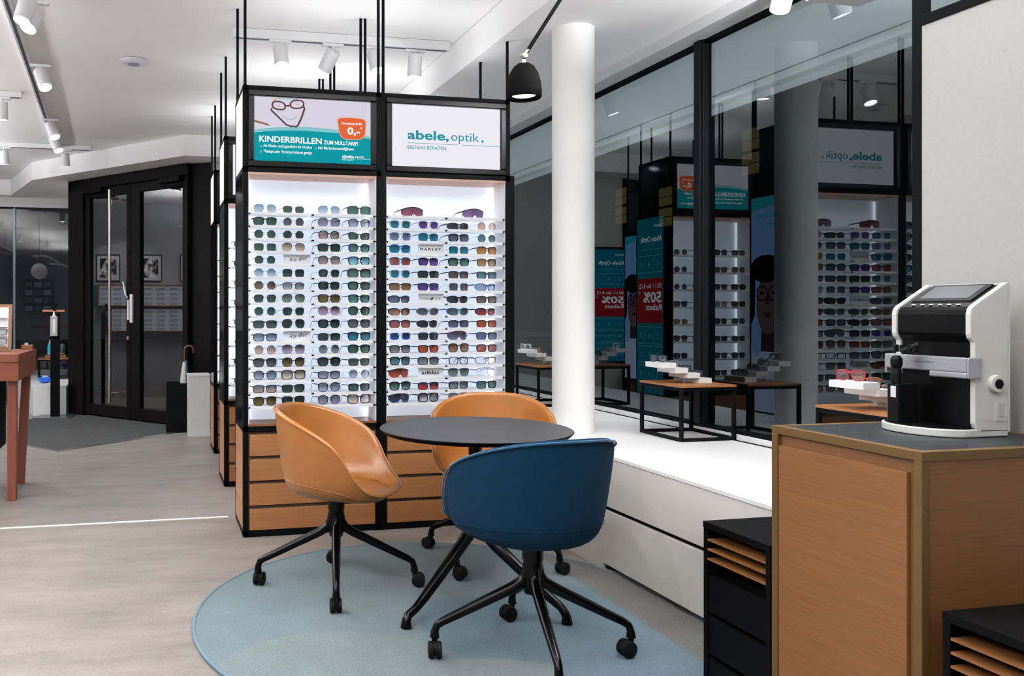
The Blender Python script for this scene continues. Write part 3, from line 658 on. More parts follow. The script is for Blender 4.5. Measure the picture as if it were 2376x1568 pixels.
def sign(kind, parent, X0, X1, Z0, Z1, Y):
    w_, h_ = X1 - X0, Z1 - Z0
    fn = lambda a, b, y: (X0 + a * w_, Y - y, Z0 + b * h_)
    def tx(s, a0, a1, vb, vh, mt, y=.003, **k): return text_mesh('t', s, mt, a0, a1, vb, vh, fn=lambda a, b: fn(a, b, y), **k)
    pieces = []
    if kind == 'logo':
        box((X0, Y, Z0), (X1, Y + .004, Z1)).build('sign_face', SWHITE, parent)
        pieces = [tx('abele,', .144, .52, .45, .148, TXT, bold=.026), tx('optik', .54, .80, .45, .148, TXT), tx('.', .822, .845, .45, .148, TXT, bold=.04),
                  stroke([(.144, .385), (.60, .385)], .007, .003, TXT, fn), stroke([(.645, .385), (1.0, .385)], .007, .003, TXT, fn), tx('BESTENS BERATEN', .144, .495, .29, .058, TXT, bold=.006)]
        add_mesh('lettering', join_meshes(pieces), parent); return
    box((X0, Y, Z0), (X1, Y + .004, Z1)).build('sign_face', SHEET, parent)
    wave = [(0, .438), (.1, .462), (.2, .482), (.32, .495), (.45, .497), (.58, .494), (.717, .485), (.86, .455), (1, .413)]
    pieces = [flat_poly([(0, 0), (1, 0)] + [(a, b + .02 + .045 * (1 - abs(a - .45))) for a, b in reversed(wave)], .001, LTEAL, fn), flat_poly([(0, 0), (1, 0)] + wave[::-1], .002, TEAL, fn)]
    add_mesh('poster_waves', join_meshes(pieces), parent)
    # glasses drawing with a smile, pencil
    import math as _m
    def el(cu, cv, ru, rv, n=26, tw=0): return [(cu + ru * _m.copysign(abs(_m.cos(t)) ** .8, _m.cos(t)), cv + rv * _m.copysign(abs(_m.sin(t)) ** .8, _m.sin(t)) + tw * _m.cos(t)) for t in [2 * PI * i / n for i in range(n)]]
    if kind == 'kinder':
        d = [stroke(el(.207, .872, .054, .062, tw=-.01), .024, .003, DRAW, fn, True), stroke(el(.362, .905, .056, .062, tw=.01), .024, .003, DRAW, fn, True),
             stroke([(.26, .88), (.285, .872), (.308, .893)], .026, .003, DRAW, fn), stroke([(.152, .83), (.14, .80), (.2, .70), (.27, .58), (.315, .555), (.34, .565)], .026, .003, DRAW, fn),
             stroke([(.417, .88), (.425, .84), (.40, .70), (.37, .58), (.345, .545)], .028, .003, DRAW, fn), stroke([(.235, .72), (.27, .672), (.31, .66), (.345, .69), (.36, .72)], .006, .003, TXT, fn)]
        d += [flat_poly([(.19, .865), (.207, .88), (.225, .865), (.207, .855)], .003, LORANGE, fn), flat_poly([(.345, .90), (.362, .915), (.38, .90), (.362, .888)], .003, YEL, fn)]
        d += [stroke([(.155, .965), (.175, .955), (.19, .985)], .02, .003, YEL, fn), stroke([(.2, .985), (.26, .975), (.32, .985), (.39, .975)], .008, .003, TXT, fn)]
        add_mesh('poster_drawing', join_meshes(d), parent)
        add_mesh('poster_pencil', join_meshes([flat_poly([(0, .635), (.11, .585), (.135, .555), (.10, .56), (0, .60)], .003, PENC, fn), flat_poly([(.11, .585), (.14, .55), (.10, .56)], .0035, PTIP, fn)]), parent)
    bd_ = [(.712, .70), (.74, .725), (.83, .735), (.93, .722), (.955, .69), (.95, .50), (.93, .43), (.90, .405), (.78, .40), (.745, .43), (.725, .52)]
    cx_, cy_ = .833, .565
    pieces = [flat_poly([(cx_ + (a - cx_) * 1.05, cy_ + (b - cy_) * 1.06) for a, b in bd_], .003, LORANGE, fn), flat_poly(bd_, .0035, ORANGE, fn), tx('Komplette Brille', .748, .922, .63, .037, SW2, .0042, bold=.02), tx('0,-', .795, .905, .475, .115, SW2, .0042, bold=.03), tx('*', .905, .925, .54, .06, SW2, .0042)]
    add_mesh('price_badge', join_meshes(pieces), parent)
    T = [tx('KINDERBRILLEN', .043,   .573, .302, .095, SW2, bold=.02), tx('ZUM NULLTARIF!', .59, .888, .302, .062, SW2, bold=.02), tx('»', .045, .068, .21, .06, LTEAL), tx('»', .045, .068, .125, .06, LTEAL), tx('»', .51, .533, .21, .06, LTEAL),
         tx('Für Kinder und Jugendliche bis 18 Jahre', .08, .488, .222, .046, SW2, bold=.012), tx('Inkl. Markenkunststoffgläsern', .543, .85, .222, .046, SW2, bold=.012), tx('*Rezept oder Versichertenkarte genügt', .08, .487, .135, .046, SW2, bold=.012),
         tx('abele,', .75, .855, .105, .042, SW2, bold=.03), tx('optik.', .86, .947, .105, .042, SW2), stroke([(.75, .088), (.865, .088)], .004, .003, SW2, fn), stroke([(.885, .088), (1, .088)], .004, .003, SW2, fn), tx('BESTENS BERATEN', .75, .848, .062, .016, SW2)]
    add_mesh('lettering', join_meshes(T), parent)

# ---------------------------------------------------------------- display units
M_back = mat('backlit_panel', '#e3ecf9', .5, noise=.02, nscale=10, emit=.36)
M_led = glow('led_strip', '#f2f6ff', 2.2)
M_sideglass = mat('dark_side_panel', '#14181c', .08, spec=.7, noise=.05, nscale=10)
M_inwhite = mat('white_inner_panel', '#f0eff0', .5, noise=.03, nscale=12)
M_soffitwood = mat('pinkish_wood_underside', '#c9a291', .55, noise=.1, nscale=30)
M_gap = mat('brown_shadow_gap', '#3a2213', .7, noise=.1)
M_card = mat('grey_card', '#e6e8ec', .5, noise=.02)
M_ink = mat('black_ink', '#15161a', .6, noise=.05)
M_greenink = mat('green_grey_ink', '#4d5d58', .6, noise=.05)
BW = .772
def display(label, X, Y, dep, shelfz, signs, group='lit sunglasses displays', nb=2):
    d = thing('eyewear_display', label, 'display unit', (X, Y, 0), 0, group)
    W = nb * BW; p = .028
    ZB, ZT, ZO0, ZO1 = .006, 2.444, .60, 1.975
    # frame
    m = MB()
    xs = (0, BW - p, BW + .001, W - p) if nb == 2 else (0, W - p)
    for x in xs:
        for y in (0, dep - p): m.box((x, y, ZB), (x + p, y + p, ZT))
    for z0, z1 in ((ZB, ZB + .03), (ZO0 - .03, ZO0), (ZO1, ZO1 + .03), (ZT - .025, ZT)):
        for y in (0, dep - p): m.box((0, y + .0005, z0), (W, y + p - .0005, z1))
        for x in ((0, BW - p + .0005, W - p) if nb == 2 else (0, W - p)): m.box((x + .0005, 0, z0), (x + p - .0005, dep, z1))
    m.box((.01, .01, 0), (W - .01, dep - .01, ZB))
    m.build('frame', M_black, d, bevel=.0)
    for x, y in ((.012, .012), (BW - .014, .012), (BW + .014, .012), (W - .012, .012), (.012, dep - .012), (BW - .014, dep - .012), (BW + .014, dep - .012), (W - .012, dep - .012)):
        if nb == 1 and .1 < x < BW - .0 and x not in (.012, W - .012) or x > W: continue
        ct = ceil_z((X + x, Y)) - .001
        MB().tube([(x, y, ZT - .01), (x, y, ct)], .0085, 10).build('ceiling_rod', M_rod, d, smooth=True)
    # drawers
    for k in range(nb):
        x0 = k * (BW + .001) + p; x1 = x0 + BW - 2 * p
        box((x0, .012, .037), (x1, dep - .03, ZO0 - .032)).build('drawer_carcass', M_gap, d)
        dz = (ZO0 - .028 - .038) / 4
        for i in range(4):
            z = .038 + i * dz
            box((x0 + .008, -.0, z), (x1 - .008, .02, z + dz - .019)).build('drawer', M_wood, d, bevel=.0015)
        # floor and underside of the niche, back, inner sides
        box((x0, .0, ZO0), (x1, .19, ZO0 + .012)).build('niche_floor', M_oak, d)
        box((x0, .0, ZO1 - .012), (x1, .19, ZO1)).build('niche_underside', M_soffitwood, d)
        box((x0, .19, ZO0 + .01), (x1, .20, ZO1 - .01)).build('back_panel', M_back, d)
        for a, b2 in ((x0, x0 + .006), (x1 - .006, x1)): box((a, .004, ZO0 + .012), (b2, .19, ZO1 - .012)).build('inner_side', M_inwhite, d)
        for lx in (x0 + .008, x1 - .013): box((lx, .17, ZO0 + .02), (lx + .005, .186, ZO1 - .02)).build('led_strip', M_led, d)
        # shelves and their clips
        for i, z in enumerate(shelfz[k]):
            hw = (BW - 2 * p - .03) / 2
            for q in range(2):
                sx0 = x0 + .012 + q * (hw + .008)
                mm = MB(); mm.box((sx0, .012, z - .003), (sx0 + hw - .008, .175, z)); mm.box((sx0, .002, z - .013), (sx0 + hw - .008, .012, z + .003))
                mm.build('shelf', M_acryl, d)
            mm = MB()
            for cx_ in (x0 + .001, x0 + hw + .001, x1 - .019): mm.box((cx_, .004, z - .009), (cx_ + (.019 if cx_ != x0 + hw + .001 else .022), .03, z - .002))
            mm.build('shelf_clips', M_black, d, kind='stuff')
        # light box
        z0, z1 = ZO1 + .03, ZT - .025
        mm = MB(); b_ = .032
        mm.box((x0, -.012, z0), (x1, .03, z0 + b_)); mm.box((x0, -.012, z1 - b_), (x1, .03, z1)); mm.box((x0, -.012, z0 + b_), (x0 + b_, .03, z1 - b_)); mm.box((x1 - b_, -.012, z0 + b_), (x1, .03, z1 - b_))
        sf = mm.build('sign_frame', M_blackgloss, d, bevel=.004)
        sign(signs[k], sf, x0 + b_, x1 - b_, z0 + b_, z1 - b_, .008)
        box((x0, .05, z0), (x1, dep - .04, z1)).build('light_box', M_white, d)
        # rear side
        box((x0, .205, ZO0 + .01), (x1, .215, ZO1 - .01)).build('rear_panel', M_inwhite, d)
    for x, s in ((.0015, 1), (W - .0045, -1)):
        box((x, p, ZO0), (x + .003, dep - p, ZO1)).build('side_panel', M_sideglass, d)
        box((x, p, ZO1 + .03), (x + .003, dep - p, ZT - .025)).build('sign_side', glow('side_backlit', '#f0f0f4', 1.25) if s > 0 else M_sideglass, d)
        dz = (ZO0 - .03 - .036) / 4
        for i in range(4): box((x - .001, p, .036 + i * dz + .004), (x + .004, dep - p, .036 + (i + 1) * dz - .004)).build('side_board', M_woodY, d)
    return d
D1X, D1Y, DD = .4765, 4.51, .43
SZ1 = [P(568, y, Y=D1Y).z for y in [491.8, 522, 552, 582, 612, 642.4, 672.4, 703, 733, 763, 793.3, 823.9, 854, 884, 914.7, 944.7]]
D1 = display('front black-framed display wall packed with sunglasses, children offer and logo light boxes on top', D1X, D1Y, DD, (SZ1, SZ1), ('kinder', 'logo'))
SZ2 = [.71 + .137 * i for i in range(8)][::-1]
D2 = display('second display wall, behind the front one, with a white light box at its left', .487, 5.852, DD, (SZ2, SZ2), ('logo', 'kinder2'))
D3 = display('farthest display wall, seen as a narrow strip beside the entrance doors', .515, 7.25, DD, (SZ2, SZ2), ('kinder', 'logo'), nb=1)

ROWN = ['top', 'second', 'third', 'fourth', 'fifth', 'sixth', 'seventh', 'eighth', 'ninth', 'tenth', 'eleventh', 'twelfth', 'thirteenth', 'fourteenth', 'fifteenth', 'lowest']
COLN = ['far left', 'second', 'third', 'far right']
LB = ["av silver blue gradient|dp gold green|av silver blue gradient|bf tortoise teal",
"wf black green|ro silver smoke|er purple violet gradient|er black indigo gradient",
"hx gold green|hx gold dark green|er black brown gradient|ct black green",
"sq gold green|av gold amber gradient|wf black dark green|er black teal",
"hx black green|CARD Ray-Ban|er brown brown gradient|wf black light blue",
"hx silver blue gradient|sq black dark green|cm black dark green|bf tortoise teal",
"hx gold brown|dp black grey gradient|wf black dark green|wf black green",
"cm tortoise green|av silver grey green|wf tortoise olive|wf black teal",
"hx silver green|cm black dark green|er pink mauve|er black green",
"rc tortoise green|av gold dark green|wf black dark green|wf tortoise smoke",
"rc black navy gradient|CARD Ray-Ban|rc black dark green|wf black cyan mirror",
"ro copper pink gradient|er mauve mauve|ro silver grey|wf black green",
"wf tortoise smoke|er black olive|wf black dark green|rc tortoise green",
"er black navy gradient|bf brown beige gradient|rc black violet gradient|ro navy indigo gradient",
"rc black brown gradient|rc black dark green|er black navy gradient|rc black green",
"wf brown olive|wf black dark green|er black violet gradient|bf brown beige gradient"]
RB = ["sh black magenta|-|-|sh black violet",
"wf clear cyan mirror|wf clear purple mirror|sp black black|ro pink peach",
"wf clear steel blue|wf teal cyan mirror|wf black slate|ro black slate teal",
"wf blue cyan mirror|CARD OAKLEY|sq black cyan mirror|wf brown amber",
"wf blue orange mirror|wf black purple mirror|wf black green mirror|wf brown tan",
"wf clear cyan mirror|rc black dark green|rc black plum|rc black slate teal",
"rc brown bronze|rc black violet mirror|sq grey smoke|sp blue pale blue",
"sp black slate|CARD SWISS|sp black black|rc black brown",
"sp black copper mirror|sp grey smoke|sp teal smoke|sp black red mirror",
"rc black pink mirror|sp black black|rc black slate|rc black orange mirror",
"rc white blue mirror|rc black black|sh red slate|rc black steel blue",
"rc black silver mirror|rc black orange mirror|er black copper mirror|rc black pink mirror",
"wf black slate teal|rc black grey|rc black clear|sp grey clear",
"sh black orange mirror|CARD adidas|wf grey grey green|sh silver clear",
"wf black green mirror|rc black red mirror|rc black grey|rc black teal",
"sh black navy|bf black silver mirror|wf purple violet gradient|rc black tan"]
def card(d, x0, x1, z, txt, y=.03):
    c = thing('brand_card', {'Ray-Ban': 'grey card with a handwritten style brand signature', 'OAKLEY': 'grey card with wide black capital lettering', 'SWISS': 'grey card reading SWISS EYE with a black emblem', 'adidas': 'grey card with a lowercase sportswear brand name'}.get(txt, 'small grey brand card'), 'sign', (d.location.x, d.location.y, z), 0, 'brand cards on the shelves')
    box((x0, y, .001), (x1, y + .003, .056)).build('card', M_card, c)
    w_ = x1 - x0; L = x0 + w_ * .22; Rr = x1 - w_ * .14; yy = y - .001
    if txt == 'Ray-Ban':
        fn = lambda a, b: (a, yy, b + (a - L) * .12)
        ps = [text_mesh('t', 'Ray', M_ink, L, L + (Rr - L) * .46, .017, .022, shear=.35, fn=fn), text_mesh('t', '·', M_ink, L + (Rr - L) * .47, L + (Rr - L) * .52, .017, .022, fn=fn, bold=.02), text_mesh('t', 'Ban', M_ink, L + (Rr - L) * .53, Rr, .017, .022, shear=.35, fn=fn)]
    elif txt == 'OAKLEY': ps = [text_mesh('t', 'O A K L E Y', M_ink, x0 + w_ * .06, x1 - w_ * .1, .022, .0125, y=yy, bold=.045)]
    elif txt == 'SWISS':
        a, b2 = x0 + w_ * .06, x1 - w_ * .1; W_ = b2 - a
        ps = [text_mesh('t', 'SWISS', M_greenink, a, a + W_ * .46, .024, .010, y=yy, bold=.02, shear=.25), text_mesh('t', 'EYE', M_greenink, a + W_ * .70, b2, .024, .010, y=yy, bold=.02, shear=.25)]
        fn = lambda p, q, r_: (p, yy, q)
        ps += [flat_poly([(a + W_ * .47, .022), (a + W_ * .54, .036), (a + W_ * .67, .036), (a + W_ * .60, .022)], 0, M_ink, fn), ]
        fn2 = lambda p, q, r_: (p, yy - .0006, q)
        ps += [flat_poly([(a + W_ * .55, .026), (a + W_ * .57, .033), (a + W_ * .60, .0295)], 0, M_card, fn2)]
    elif txt == 'adidas': ps = [text_mesh('t', 'adidas', M_ink, x0 + w_ * .13, x1 - w_ * .17, .018, .022, y=yy, bold=.02)]
    elif txt == 'oval':
        m = MB(); cx_ = (x0 + x1) / 2; m.loop([(cx_ + .03 * math.cos(t_ * PI / 12), yy, .028 + .018 * math.sin(t_ * PI / 12)) for t_ in range(24)], .0012); ps = [m.mesh('o', M_ink), text_mesh('t', 'etnia', M_ink, cx_ - .018, cx_ + .018, .023, .009, y=yy)]
    else: ps = [text_mesh('t', txt, M_ink, x0 + w_ * .12, x1 - w_ * .12, .024, .012, y=yy, bold=.02)]
    add_mesh('lettering', join_meshes(ps), c)
    return c
MISREAD = {}
def parse(s):
    a = s.split(' ', 2); return a[0], a[1], a[2]
cardn = {}
for bay, (rows, bn) in enumerate(((LB, 'left bay'), (RB, 'right bay'))):
    x0 = bay * (BW + .001) + .028; wd = BW - .056
    for i, row in enumerate(rows):
        for j, s in enumerate(row.split('|')):
            if s == '-': continue
            z = SZ1[i]
            if s.startswith('CARD'):
                c = card(D1, x0 + wd * .275, x0 + wd * .485, z, s[5:])
                c['label'] = c['label'] + ', %s shelf of the %s' % (ROWN[i], bn); continue
            sh, fc, lc = parse(s)
            cxs = [.135, .355, .635, .875] if bay == 0 else [.13, .365, .62, .86]
            gx = x0 + wd * cxs[j]
            if bay == 1 and i == 0: gx = x0 + wd * (.24 if j == 0 else .755)
            yaw = R(random.uniform(5, 13) + (2 if bay else 0)); sca = 1.12 if (sh == 'sh' and i == 0) else random.uniform(1.02, 1.07)
            glasses(sh, fc, lc, (D1X + gx, D1Y + .035, z), yaw, '%s %s sunglasses with %s lenses, %s on %s shelf, front %s' % (fc, SHN[sh], lc, COLN[j], ROWN[i], bn), 'sunglasses in the %s of the front display' % bn, scale=sca)
# second display: leftmost pairs and the right bay (seen in the window reflection)
L2 = ['er navy violet gradient', 'er brown dark green', 'er gold pink gradient', 'er navy navy gradient', 'er gold beige gradient', 'ro pink mauve', 'wf black smoke', 'er black navy gradient']
for i, s in enumerate(L2):
    sh, fc, lc = parse(s)
    glasses(sh, fc, lc, (D2.location.x + .028 + .105, D2.location.y + .035, SZ2[i]), R(10), '%s %s sunglasses, left end of the %s shelf of the second display' % (fc, SHN[sh], ROWN[i]), 'sunglasses at the left end of the second display')
R2 = ["wf tortoise brown|er black smoke|er brown plum|ro grey grey", "er red plum|wf brown brown|CARD oval|ro black smoke", "wf black black|wf black smoke|wf black black|ro clear plum", "wf black black|wf pink pink gradient|wf black black|wf black smoke",
      "wf black smoke|wf black black|CARD TOM FORD|dp gold tan", "rc black smoke|rc black black|wf black smoke|er black plum", "wf black black|wf tortoise brown|CARD PERSOL|wf black black", "wf black smoke|rc black black|er black smoke|wf black smoke"]
for i, row in enumerate(R2):
    for j, s in enumerate(row.split('|')):
        x0 = BW + .029; wd = BW - .056
        if s.startswith('CARD'):
            c = card(D2, x0 + wd * .53, x0 + wd * .70, SZ2[i], s[5:]); c['label'] = 'small grey brand card on the %s shelf of the second display' % ROWN[i]; continue
        sh, fc, lc = parse(s)
        glasses(sh, fc, lc, (D2.location.x + x0 + wd * [.135, .365, .62, .87][j], D2.location.y + .035, SZ2[i]), R(random.uniform(-6, 6)), '%s %s sunglasses, %s on %s shelf, right bay of second display' % (fc, SHN[sh], COLN[j], ROWN[i]), 'sunglasses in the right bay of the second display')

# portrait screens on the right sides of the displays and on the back wall (seen reflected in the window)
SC_TEAL = glow('screen_teal', '#0b6f86', .9); SC_RED = glow('screen_red', '#a01f2c', .8); SC_LINE = glow('screen_line', '#48a5b8', .8); SC_W = glow('screen_white', '#e6f2f6', .9); SC_BLUE = glow('screen_blue', '#7ba8e6', .8); SC_PALE = glow('screen_pale', '#b9c2e8', .8)
SC_SKIN = glow('screen_skin', '#8a6870', .45); SC_SKD = glow('screen_skin_dark', '#59444c', .35); SC_HAIR = glow('screen_hair', '#241d22', .3); SC_SKY = glow('screen_sky', '#5f94dd', .8)
def screen(label, fnw, kind, w_, h_, loc, rz):
    t = thing('portrait_screen', label, 'screen', loc, rz, 'portrait advertising screens')
    box((-.02, 0, -.03), (w_ + .02, .03, h_ + .03)).build('bezel', M_black, t, bevel=.003)
    box((0, -.002, 0), (w_, .001, h_)).build('screen_face', SC_TEAL if kind == 'cal' else SC_BLUE, t)
    fn = lambda a, b, y: (a * w_, -.002 - y, b * h_)
    def tx(s, a0, a1, vb, vh, mt, y=.003, **k): return text_mesh('t', s, mt, a0, a1, vb, vh, fn=lambda a, b: fn(a, b, y), **k)
    if kind == 'cal':
        ps = [flat_poly([(0.02, .40), (.98, .40), (.98, .655), (0.02, .655)], .001, SC_RED, fn)]
        for r_, row in enumerate((('15', '4', '13'), None, ('12', '6', '24'), ('9', '5', '11'), ('3', 'A', '18'))):
            if row is None: continue
            v = (.69, 0, .285, .175, .065)[r_]
            for c_, s in enumerate(row):
                a = .04 + c_ * .325
                ps += [stroke([(a, v), (a + .28, v), (a + .28, v + .095), (a, v + .095)], .006, .001, SC_LINE, fn, True, asp=.5), tx(s, a + .09, a + .2, v + .03, .035, SC_LINE, .002)]
        ps += [tx('abele,optik.', .03, .35, .945, .018, SC_W, .002), tx('Abele Optik', .03, .86, .865, .032, SC_W, .002, bold=.02), stroke([(.02, .82), (.8, .82)], .004, .001, SC_LINE, fn, asp=.5), tx('29.11. bis 4.12.', .05, .93, .60, .026, SC_W, .002, bold=.01), tx('50%', .05, .75, .52, .06, SC_W, .002, bold=.03), tx('Rabatt', .05, .65, .475, .035, SC_W, .002, bold=.02), tx('*', .85, .95, .54, .05, SC_LINE, .002)]
        add_mesh('lettering', join_meshes(ps), t)
    else:
        e = lambda cx, cz, rx, rz_, n=28: [(cx + rx * math.cos(2 * PI * i / n), cz + rz_ * math.sin(2 * PI * i / n)) for i in range(n)]
        ps = [flat_poly([(0, 0), (1, 0), (1, .3), (.7, .2), (0, .12)], .0005, SC_PALE, fn), flat_poly([(0, .10), (.25, .30), (.55, .36), (.85, .25), (1, .05), (1, 0), (0, 0)], .001, SC_PALE, fn),
              flat_poly([(.35, .28), (.75, .28), (.72, .45), (.38, .45)], .0012, SC_SKD, fn), flat_poly(e(.56, .50, .30, .14), .0014, SC_SKIN, fn), flat_poly(e(.62, .665, .40, .065), .0018, SC_HAIR, fn), flat_poly([(.9, .45), (1, .4), (1, .68), (.88, .66)], .0019, SC_HAIR, fn),
              stroke(e(.42, .55, .13, .033), .008, .002, SC_HAIR, fn, True, .5), stroke(e(.72, .55, .13, .033), .008, .002, SC_HAIR, fn, True, .5), flat_poly(e(.42, .552, .045, .009), .0022, SC_HAIR, fn), flat_poly(e(.72, .552, .045, .009), .0022, SC_HAIR, fn),
              flat_poly([(.55, .56), (.6, .56), (.63, .50), (.53, .50)], .0022, SC_SKD, fn), flat_poly(e(.57, .45, .09, .012), .0022, SC_SKD, fn),
              tx('Neuer Look', .1, .92, .90, .028, TXT, .002, bold=.02), tx('perfekt', .1, .6, .86, .024, TXT, .002, bold=.02), flat_poly([(0, .965), (1, .94), (1, 1), (0, 1)], .001, TXT, fn)]
        add_mesh('poster_portrait', join_meshes(ps), t)
    return t
xr = 2 * BW + .003
screen('tall screen with a face wearing glasses on the window side of the front display', None, 'face', .36, 1.42, (D1X + xr + .032, D1Y + .035, .56), PI / 2)
screen('tall teal calendar screen on the window side of the second display', None, 'cal', .36, 1.42, (D2.location.x + xr + .032, D2.location.y + .035, .56), PI / 2)
screen('tall screen with a face on the window side of the farthest display', None, 'face', .36, 1.42, (D3.location.x + BW + .035, D3.location.y + .035, .56), PI / 2)
screen('tall teal calendar screen on the back wall, mirrored in the window', None, 'cal', .41, 1.30, (.60, 8.825, .65), 0)

# ---------------------------------------------------------------- window bench
bx = 2.078; BY0, BY1 = 2.36, 11.0; SEAM = 3.59
t = thing('window_bench', 'long low white bench with drawers running under the shop window', 'bench', (0, 0, 0))
box((bx - .004, BY0, .535), (2.95, BY1, .551)).build('bench_top', mat('bench_top_white', '#f4f4f4', .4, noise=.02), t, bevel=.001)
box((bx + .016, BY0, .0), (bx + .6, BY1, .533)).build('carcass', mat('bench_carcass', '#1a1a1a', .7, noise=.05), t) if False else None
m = MB(); m.box((bx + .02, BY0, .04), (2.93, BY1, .533)); m.build('carcass', M_blackmat, t)
box((bx + .13, BY0, 0), (2.93, SEAM, .04)).build('plinth', M_blackmat, t)
box((bx, BY0 + .001, .308), (bx + .018, SEAM - .002, .533)).build('drawer', M_bench, t, bevel=.001)
box((bx, BY0 + .001, .035), (bx + .018, SEAM - .002, .288)).build('drawer', M_bench, t, bevel=.001)
box((bx, SEAM, .001), (bx + .018, BY1, .533)).build('front_panel', M_bench, t)

# ---------------------------------------------------------------- small display tables on the bench
def side_table(label, x, y, rz, specs, w_=.325, d_=.37, zb=.552, ht=.285, side=''):
    t = thing('display_table', label, 'table', (x, y, zb), rz, 'small display tables')
    s = .0085; m = MB(); a, b = w_ / 2, d_ / 2
    for sx in (-1, 1):
        for sy in (-1, 1): MB().box((sx * (a - s) - s, sy * (b - s) - s, 0), (sx * (a - s) + s, sy * (b - s) + s, ht - .008)).build('leg', M_black, t, bevel=.001)
    for z in (0, ht - .025):
        for sy in (-1, 1): m.box((-a + 2 * s, sy * (b - s) - s, z), (a - 2 * s, sy * (b - s) + s, z + 2 * s))
        for sx in (-1, 1): m.box((sx * (a - s) - s, -b + 2 * s, z), (sx * (a - s) + s, b - 2 * s, z + 2 * s))
    m.build('frame', M_black, t, bevel=.001)
    box((-a - .001, -b - .001, ht - .008), (a + .001, b + .001, ht + .003)).build('tabletop', M_wood, t, bevel=.001)
    return t
def riser(label, x, y, z, n, dirv, rz, bw=.105, bd=.155, bh=.0235, rod=True, step=.062):
    t = thing('display_riser', label, 'riser', (x, y, z), rz, 'white stepped risers')
    for i in range(n):
        k = i
        ox, oy = dirv[0] * step * k, dirv[1] * step * k
        box((ox - bw / 2, oy - bd / 2, i * bh + .0005), (ox + bw / 2, oy + bd / 2, (i + 1) * bh)).build('step', M_white, t, bevel=.0008)
    if rod:
        k = n - 1.6; MB().tube([(dirv[0] * step * 1.5, -.05, 0), (dirv[0] * step * 1.5, -.05, 2 * bh)], .003, 8).build('support_rod', M_steel, t, smooth=True)
    return t
ZT2 = .552 + .288
tabs = (('small black-framed table with wooden top between the column and the tall mullion', 2.8025, 3.985, 0, 'middle table', (('rc', 'navy'), ('rc', 'black'), ('rc', 'silver'), ('rc', 'navy'))),
        ('small black-framed table with wooden top beyond the column, beside the front display', 2.8025, 5.61, 0, 'far table', (('rc', 'teal'), ('rc', 'navy'), ('rc', 'pink'), ('rc', 'white'))),
        ('small black-framed table with wooden top partly behind the lens measuring machine', 2.8025, 2.725, 0, 'near table', (('wf', 'clear'), ('wf', 'grey'), ('wf', 'amber'), ('wf', 'red'))))
for lab, x, y, rz, nm, gl in tabs:
    side_table(lab, x, y, rz, None)
    st = .071
    rv = riser('stack of four stepped white risers with eyeglasses on the %s' % nm, x + .06, y + .005, ZT2, 4, (-1.0, 0), 0, bw=.0745, bd=.165, bh=.0275, step=st)
    for i, (sh, fc) in enumerate(gl):
        gx = x + .06 - st * i; gy = y + .005
        glasses(sh, fc, 'clear', (gx - .018, gy - .0, ZT2 + (i + 1) * .0275 + .001), R(-78), '%s framed eyeglasses on the %s step of the riser on the %s' % (fc, ['lowest', 'second', 'third', 'top'][i], nm), 'eyeglasses on the window risers', 'eyeglasses', 'eyeglasses', scale=.9, tilt=0, flat=True)

# ---------------------------------------------------------------- chairs
RIMP = [(0, 0, -.262, .79), (18, .085, -.255, .789), (36, .158, -.222, .781), (54, .222, -.160, .762), (72, .268, -.078, .733), (88, .290, .005, .697), (101, .293, .072, .655), (112, .286, .116, .602), (124, .270, .152, .535), (137, .245, .192, .480), (150, .198, .232, .452), (164, .120, .262, .441), (180, 0, .272, .438)]
def rim_at(ph):
    a = abs(ph)
    for i in range(len(RIMP) - 1):
        if RIMP[i][0] <= a <= RIMP[i + 1][0] + 1e-6:
            p0 = RIMP[max(i - 1, 0)]; p1 = RIMP[i]; p2 = RIMP[i + 1]; p3 = RIMP[min(i + 2, len(RIMP) - 1)]
            if i == 0: p0 = (-p2[0], -p2[1], p2[2], p2[3])
            if i == len(RIMP) - 2: p3 = (360 - p1[0], -p1[1], p1[2], p1[3])
            t = (a - p1[0]) / (p2[0] - p1[0]); out = []
            for k in (1, 2, 3):
                m1 = (p2[k] - p0[k]) / (p2[0] - p0[0]) * (p2[0] - p1[0]); m2 = (p3[k] - p1[k]) / (p3[0] - p1[0]) * (p2[0] - p1[0])
                out.append((2 * t ** 3 - 3 * t * t + 1) * p1[k] + (t ** 3 - 2 * t * t + t) * m1 + (-2 * t ** 3 + 3 * t * t) * p2[k] + (t ** 3 - t * t) * m2)
            return Vector((out[0] * (-1 if ph < 0 else 1), out[1], out[2]))
WALL = [(.22, 0, 0), (.45, .002, 0), (.62, .010, .0), (.74, .024, .01), (.82, .040, .035), (.865, .052, .10), (.895, .058, .20), (.922, .058, .34), (.948, .050, .50), (.970, .034, .66), (.988, .016, .82), (1.0, 0, 1.0)]
ZBOT = .402
def shell_point(ph, i, inset=0.0, lift=0.0):
    rho, ab, zr = WALL[i]; rp = rim_at(ph)
    H = rp.z - ZBOT
    fr = min(1, H / .385); z = ZBOT + zr * H + ab * (.35 + .65 * fr) * (1 if H > .12 else H / .12)
    z = min(z, rp.z)
    d = Vector((rp.x, rp.y)); L = d.length; d = d / L
    r_ = max(0.0, L * rho - inset)
    # tilt: back leans out with height, seat shifts
    return Vector((d.x * r_, d.y * r_, z + lift))
